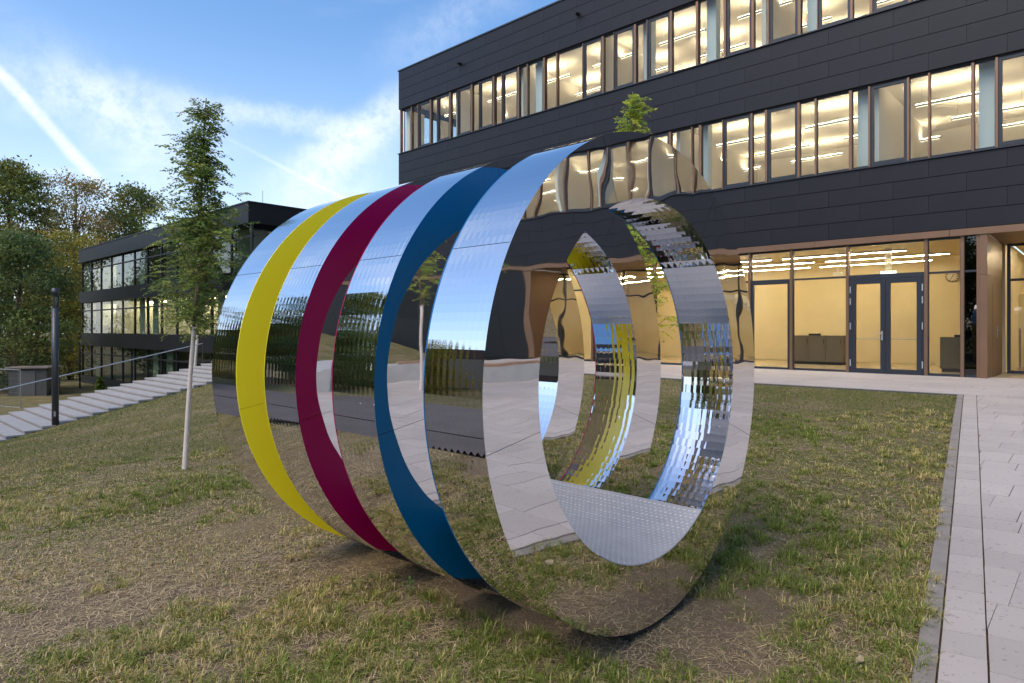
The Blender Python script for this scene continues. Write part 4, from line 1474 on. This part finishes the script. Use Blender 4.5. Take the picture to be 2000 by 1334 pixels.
sq = empty('garden_steps', (15.0, -2.6, g1(15, -2.6)), ROT); tag(sq, 'short flight of concrete garden steps, mirrored in the second ring', 'steps')
for i in range(5):
    MB().box(0, 1.6, i * .34, i * .34 + .36, -.2, .06 + i * .13).build('step', M_STAIR, sq)

# ------------------------------------------------------------------ grass
def vnoise(x, y, s, seed):
    g = np.random.default_rng(seed).uniform(0, 1, (128, 128))
    x = x * s; y = y * s
    xi, yi = np.floor(x).astype(int), np.floor(y).astype(int)
    fx, fy = x - xi, y - yi
    fx = fx * fx * (3 - 2 * fx); fy = fy * fy * (3 - 2 * fy)
    G = lambda a, b_: g[a % 128, b_ % 128]
    return (G(xi, yi) * (1 - fx) * (1 - fy) + G(xi + 1, yi) * fx * (1 - fy) + G(xi, yi + 1) * (1 - fx) * fy + G(xi + 1, yi + 1) * fx * fy)


def fbm(x, y, s, seed):
    return (vnoise(x, y, s, seed) + .5 * vnoise(x, y, s * 2.1, seed + 1) + .25 * vnoise(x, y, s * 4.3, seed + 2)) / 1.75


def on_lawn(x, y):
    c, b_ = x * CD.x + y * CD.y, x * BD.x + y * BD.y
    k = (x - KERB0.x) * KERBD.y - (y - KERB0.y) * KERBD.x
    ok = (k < -.09) & (b_ < LAWN_B - .03) & (c > STAIR_C1 + .03) & (b_ > .25)
    return ok


def sculpt_local(x, y):
    dx, dy = x - SC.x, y - SC.y
    return dx * CD.x + dy * CD.y, dx * BD.x + dy * BD.y


def blade_mesh(x, y, h, w, lean, az, col, flat=False):
    n = len(x)
    z = gz(x, y)
    d = np.stack([np.cos(az), np.sin(az), np.zeros(n)], 1)
    sd_ = np.stack([-np.sin(az), np.cos(az), np.zeros(n)], 1)
    base = np.stack([x, y, z - .004], 1)
    upv = np.array([[0, 0, 1.0]])
    hh = h[:, None]; ln = lean[:, None]; ww = w[:, None]
    mid = base + upv * hh * (1 - .25 * ln) * .55 + d * hh * ln * .35
    tip = base + upv * hh * np.maximum(.06, 1 - .75 * ln) + d * hh * ln * .95
    V = np.stack([base - sd_ * ww, base + sd_ * ww, mid + sd_ * ww * .75, mid - sd_ * ww * .75, tip], 1).reshape(-1, 3)
    i = np.arange(n)[:, None] * 5
    T = np.concatenate([i + np.array([[0, 1, 2]]), i + np.array([[0, 2, 3]]), i + np.array([[3, 2, 4]])], 1).reshape(-1, 3)
    return V, T, np.repeat(col, 5, axis=0)


def grass_cols(n, x, y, greenness):
    g = np.array([.17, .215, .035]); yl = np.array([.42, .36, .095]); stw = np.array([.60, .45, .23])
    r = rng.uniform(0, 1, n)
    gg = np.clip(greenness, 0, 1)
    c = np.where((r < gg)[:, None], g, np.where((r < gg + (1 - gg) * .5)[:, None], yl, stw))
    return c * rng.uniform(.65, 1.35, (n, 1))


def sample(n, y0, y1, power=1.0):
    """more points near the viewer, as far as the lawn is seen"""
    u = rng.uniform(0, 1, n)
    Y = y0 * (y1 / y0) ** (u ** power)
    X = rng.uniform(-1, 1, n) * (Y * .92 + .6)
    return X, Y


parts = []
# tufts
X, Y = sample(8500, 1.7, 10.0, .9)
tuft = fbm(X, Y, .9, 31)
tuft = tuft + .09 * (X > .6)
keep = on_lawn(X - .05 * rng.uniform(0, 1.6, len(X)), Y) & (tuft > .46)
sc_, sb_ = sculpt_local(X, Y)
keep &= ~((np.abs(sb_) < .45) & (sc_ < .1) & (sc_ > -2.6))
X, Y, tuft = X[keep], Y[keep], tuft[keep]
greenc = np.clip(fbm(X, Y, .55, 57) * 1.9 - .33 + rng.normal(0, .28, len(X)), .03, .95)
per = rng.integers(18, 62, len(X))
ti = np.repeat(np.arange(len(X)), per)
n = len(ti)
r_ = np.abs(rng.normal(0, 1, n)) * (.022 + .034 * rng.uniform(0, 1, len(X)))[ti]
a_ = rng.uniform(0, 6.28, n)
bx, by = X[ti] + r_ * np.cos(a_), Y[ti] + r_ * np.sin(a_)
hh = (rng.uniform(.024, .088, len(X)) + .12 * np.clip(tuft - .5, 0, .3))[ti] * rng.uniform(.5, 1.25, n)
parts.append(blade_mesh(bx, by, hh, rng.uniform(.0011, .0027, n) * (1 + .08 * Y[ti]), rng.uniform(.25, 1.15, n), a_ + rng.normal(0, .7, n), grass_cols(n, bx, by, greenc[ti])))
# short cover
X, Y = sample(300000, 1.7, 27.0, .82)
cov = fbm(X, Y, 1.3, 77)
dist = np.hypot(X, Y)
keep = on_lawn(X, Y) & (cov + np.clip((dist - 5.2) * .07, -.13, .35) > .42 + .25 * rng.uniform(0, 1, len(X)) ** 2)
sc_, sb_ = sculpt_local(X, Y)
keep &= ~((np.abs(sb_) < .5) & (sc_ < .1) & (sc_ > -2.6))
X, Y, dist = X[keep], Y[keep], dist[keep]
n = len(X)
cc_, bb_ = X * CD.x + Y * CD.y, X * BD.x + Y * BD.y
gr = np.clip(fbm(X, Y, .5, 57) * 1.5 - .28 + .55 * np.clip((bb_ - 4) / 4, 0, 1) * (cc_ > -9) + .20 * np.clip((dist - 6) / 5, 0, 1) , .08, .9)
parts.append(blade_mesh(X, Y, rng.uniform(.018, .042, n) * (1 + .02 * dist), rng.uniform(.0012, .0024, n) * (1 + .17 * dist), rng.uniform(.2, 1.0, n), rng.uniform(0, 6.28, n), grass_cols(n, X, Y, gr) * (1 - .22 * np.clip((dist - 5) / 5, 0, 1))[:, None]))
V = np.concatenate([p_[0] for p_ in parts])
offs = np.cumsum([0] + [len(p_[0]) for p_ in parts[:-1]])
T = np.concatenate([p_[1] + o_ for p_, o_ in zip(parts, offs)])
Cc = np.concatenate([p_[2] for p_ in parts])
go = link('grass', np_mesh('grass', V, T, M_GRASS, Cc)); struct(go, 'stuff')
go['label'] = 'patchy mown grass growing on the lawn'; go['category'] = 'grass'
# dry straw lying on the soil
X, Y = sample(150000, 1.7, 10.0, .85)
keep = on_lawn(X, Y) & (fbm(X, Y, .8, 91) > .30 + .3 * rng.uniform(0, 1, len(X)) ** 2); X, Y = X[keep], Y[keep]
n = len(X); az = rng.uniform(0, 6.28, n) * .5 + .6; L_ = rng.uniform(.012, .10, n) ** 1.0; z = gz(X, Y) + rng.uniform(.003, .016, n)
d = np.stack([np.cos(az), np.sin(az), rng.normal(0, .06, n)], 1) * L_[:, None] * .5
s_ = np.stack([-np.sin(az), np.cos(az), np.zeros(n)], 1) * (rng.uniform(.0006, .0014, n) * (1 + .08 * Y))[:, None]
c0 = np.stack([X, Y, z], 1); bend = s_ * rng.normal(0, 3.5, (n, 1)) + np.array([0, 0, .004])
V = np.stack([c0 - d - s_, c0 - d + s_, c0 + bend + s_, c0 + d + s_, c0 + d - s_, c0 + bend - s_], 1).reshape(-1, 3)
i_ = np.arange(n)[:, None] * 6
Fq = np.concatenate([i_ + np.array([[0, 1, 2, 5]]), i_ + np.array([[5, 2, 3, 4]])], 1).reshape(-1, 4)
cs_ = np.array([.64, .50, .29]) * rng.uniform(.40, 1.25, (n, 1))
so = link('straw', np_mesh('straw', V, Fq, M_GRASS, np.repeat(cs_, 6, axis=0))); struct(so, 'stuff')
so['label'] = 'dry cut straw lying on the bare soil'; so['category'] = 'straw'


# crumbs of loose soil
X, Y = sample(16000, 1.7, 7.5, .9)
keep = on_lawn(X, Y) & (fbm(X, Y, .8, 91) < .60); X, Y = X[keep], Y[keep]
n = len(X); sz = rng.uniform(.002, .009, n) ** 1.0 * np.where(rng.uniform(0, 1, n) > .96, 2.2, 1.0)
oc = np.array([(1, 0, 0), (-.5, .87, 0), (-.5, -.87, 0), (.1, .1, .8), (0, 0, -.5)])
V = np.stack([X, Y, gz(X, Y) + .001], 1)[:, None, :] + oc[None] * sz[:, None, None] * rng.uniform(.6, 1.4, (n, 5, 1))
i_ = np.arange(n)[:, None] * 5
T = np.concatenate([i_ + np.array([[a_, b_, c_]]) for a_, b_, c_ in ((0, 1, 3), (1, 2, 3), (2, 0, 3), (1, 0, 4), (2, 1, 4), (0, 2, 4))], 1).reshape(-1, 3)
cr = link('soil_crumbs', np_mesh('soil_crumbs', V.reshape(-1, 3), T, M_GRASS, np.repeat(np.array([.20, .145, .10]) * rng.uniform(.5, 1.5, (n, 1)), 5, axis=0))); struct(cr, 'stuff')
cr['label'] = 'small crumbs of brown soil on the bare patches'; cr['category'] = 'soil'


# ------------------------------------------------------------------ stones, fallen leaves, weeds
def ground_at(px, py):
    """where the ray through a picture point meets the lawn"""
    lo, hi = 1.0, 40.0
    for _ in range(60):
        m_ = (lo + hi) / 2
        if EYE - (py - HOR) / FPX * m_ > g1((px - 1000) / FPX * m_, m_): lo = m_
        else: hi = m_
    return (px - 1000) / FPX * lo, lo


def stone(px, py, size, lab, col):
    x, y = ground_at(px, py)
    t = MB()
    k = np.random.default_rng(int(px))
    n = 10
    for j, (zz, rr) in enumerate(((-.3, .75), (0, 1.0), (.35, .85), (.6, .4))):
        for i in range(n):
            a = 2 * math.pi * i / n; q = rr * k.uniform(.8, 1.15)
            t.v.append((size * q * math.cos(a), size * .8 * q * math.sin(a), size * zz * k.uniform(.85, 1.1)))
    for j in range(3):
        for i in range(n):
            a, b_ = j * n + i, j * n + (i + 1) % n; t.f.append((a, b_, b_ + n, a + n))
    t.f.append(tuple(3 * n + i for i in range(n))); t.f.append(tuple(reversed(range(n))))
    o = t.build('stone', mat('stone_%d' % int(px), col, .9, var=.25, vscale=30, bump=.5, bscale=60)); o.location = (x, y, g1(x, y)); tag(o, lab, 'stone')


stone(972, 1316, .030, 'tan broken stone lying on the bare soil in front of the tube', (.30, .20, .13))
stone(506, 1318, .016, 'small blue-grey stone chip on the soil among the straw', (.14, .15, .17))
stone(1724, 1250, .030, 'pale crumbly stone in the grass beside the kerb', (.42, .33, .22))
stone(1395, 1115, .018, 'small brown stone in the grass beside the front ring', (.22, .15, .10))


def fallen_leaf(px, py, col, lab, s=.03):
    x, y = ground_at(px, py); a = rnd.uniform(0, 6)
    t = MB(); pr = []
    for u, w in ((-1, .0), (-.6, .45), (0, .6), (.5, .4), (1, .0)):
        pr.append((u, w))
    for u, w in pr:
        t.v += [(u * s, -w * s, .012 * u * u + .004), (u * s, 0, .0 + .012 * u * u), (u * s, w * s, .014 * u * u + .006)]
    for i in range(4):
        t.f += [(i * 3, i * 3 + 3, i * 3 + 4, i * 3 + 1), (i * 3 + 1, i * 3 + 4, i * 3 + 5, i * 3 + 2)]
    o = t.build('fallen_leaf', mat('dry_leaf_%d' % int(px), col, .8, var=.2, vscale=60)); o.location = (x, y, g1(x, y) + .03); o.rotation_euler = (.3, .2, a)
    tag(o, lab, 'leaf')


fallen_leaf(1582, 1122, (.26, .12, .05), 'curled brown fallen leaf in the grass near the front ring', .035)
fallen_leaf(1778, 922, (.28, .11, .05), 'rust-brown fallen leaf on the green lawn by the kerb', .05)
fallen_leaf(45, 1140, (.25, .10, .05), 'small reddish fallen leaf on the straw at the open lawn', .03)
fallen_leaf(1680, 1305, (.34, .27, .17), 'pale dry leaf lying among grass beside the kerb', .035)


def weed(px, py, lab, s):
    x, y = ground_at(px, py)
    t = empty('weed', (x, y, g1(x, y))); tag(t, lab, 'weed')
    MB().tube([(0, 0, -.01), (.004, 0, s)], [.0022, .001], 5).build('stem', mat('weed_stem', (.12, .17, .05), .7), t)
    for k in range(7):
        a = k * 2.4; h = s * (.35 + .09 * k); L_ = s * .30
        d = Vector((math.cos(a), math.sin(a), .25)); sd2 = Vector((-math.sin(a), math.cos(a), 0))
        b_ = Vector((0, 0, h))
        MB().quad(b_, b_ + d * L_ * .35 + sd2 * L_ * .3, b_ + d * L_ * .8 + sd2 * L_ * .2, b_ + d * L_ - Vector((0, 0, L_ * .2)), b_ + d * L_ * .8 - sd2 * L_ * .2, b_ + d * L_ * .35 - sd2 * L_ * .3).build('leaf', mat('weed_leaf', (.09, .20, .035), .6), t)


weed(800, 1165, 'broad-leaved green weed in the shade under the blue ring', .12)
weed(582, 1320, 'small green weed seedling on the bare soil', .05)
weed(795, 1235, 'low green weed growing below the tube in straw', .06)
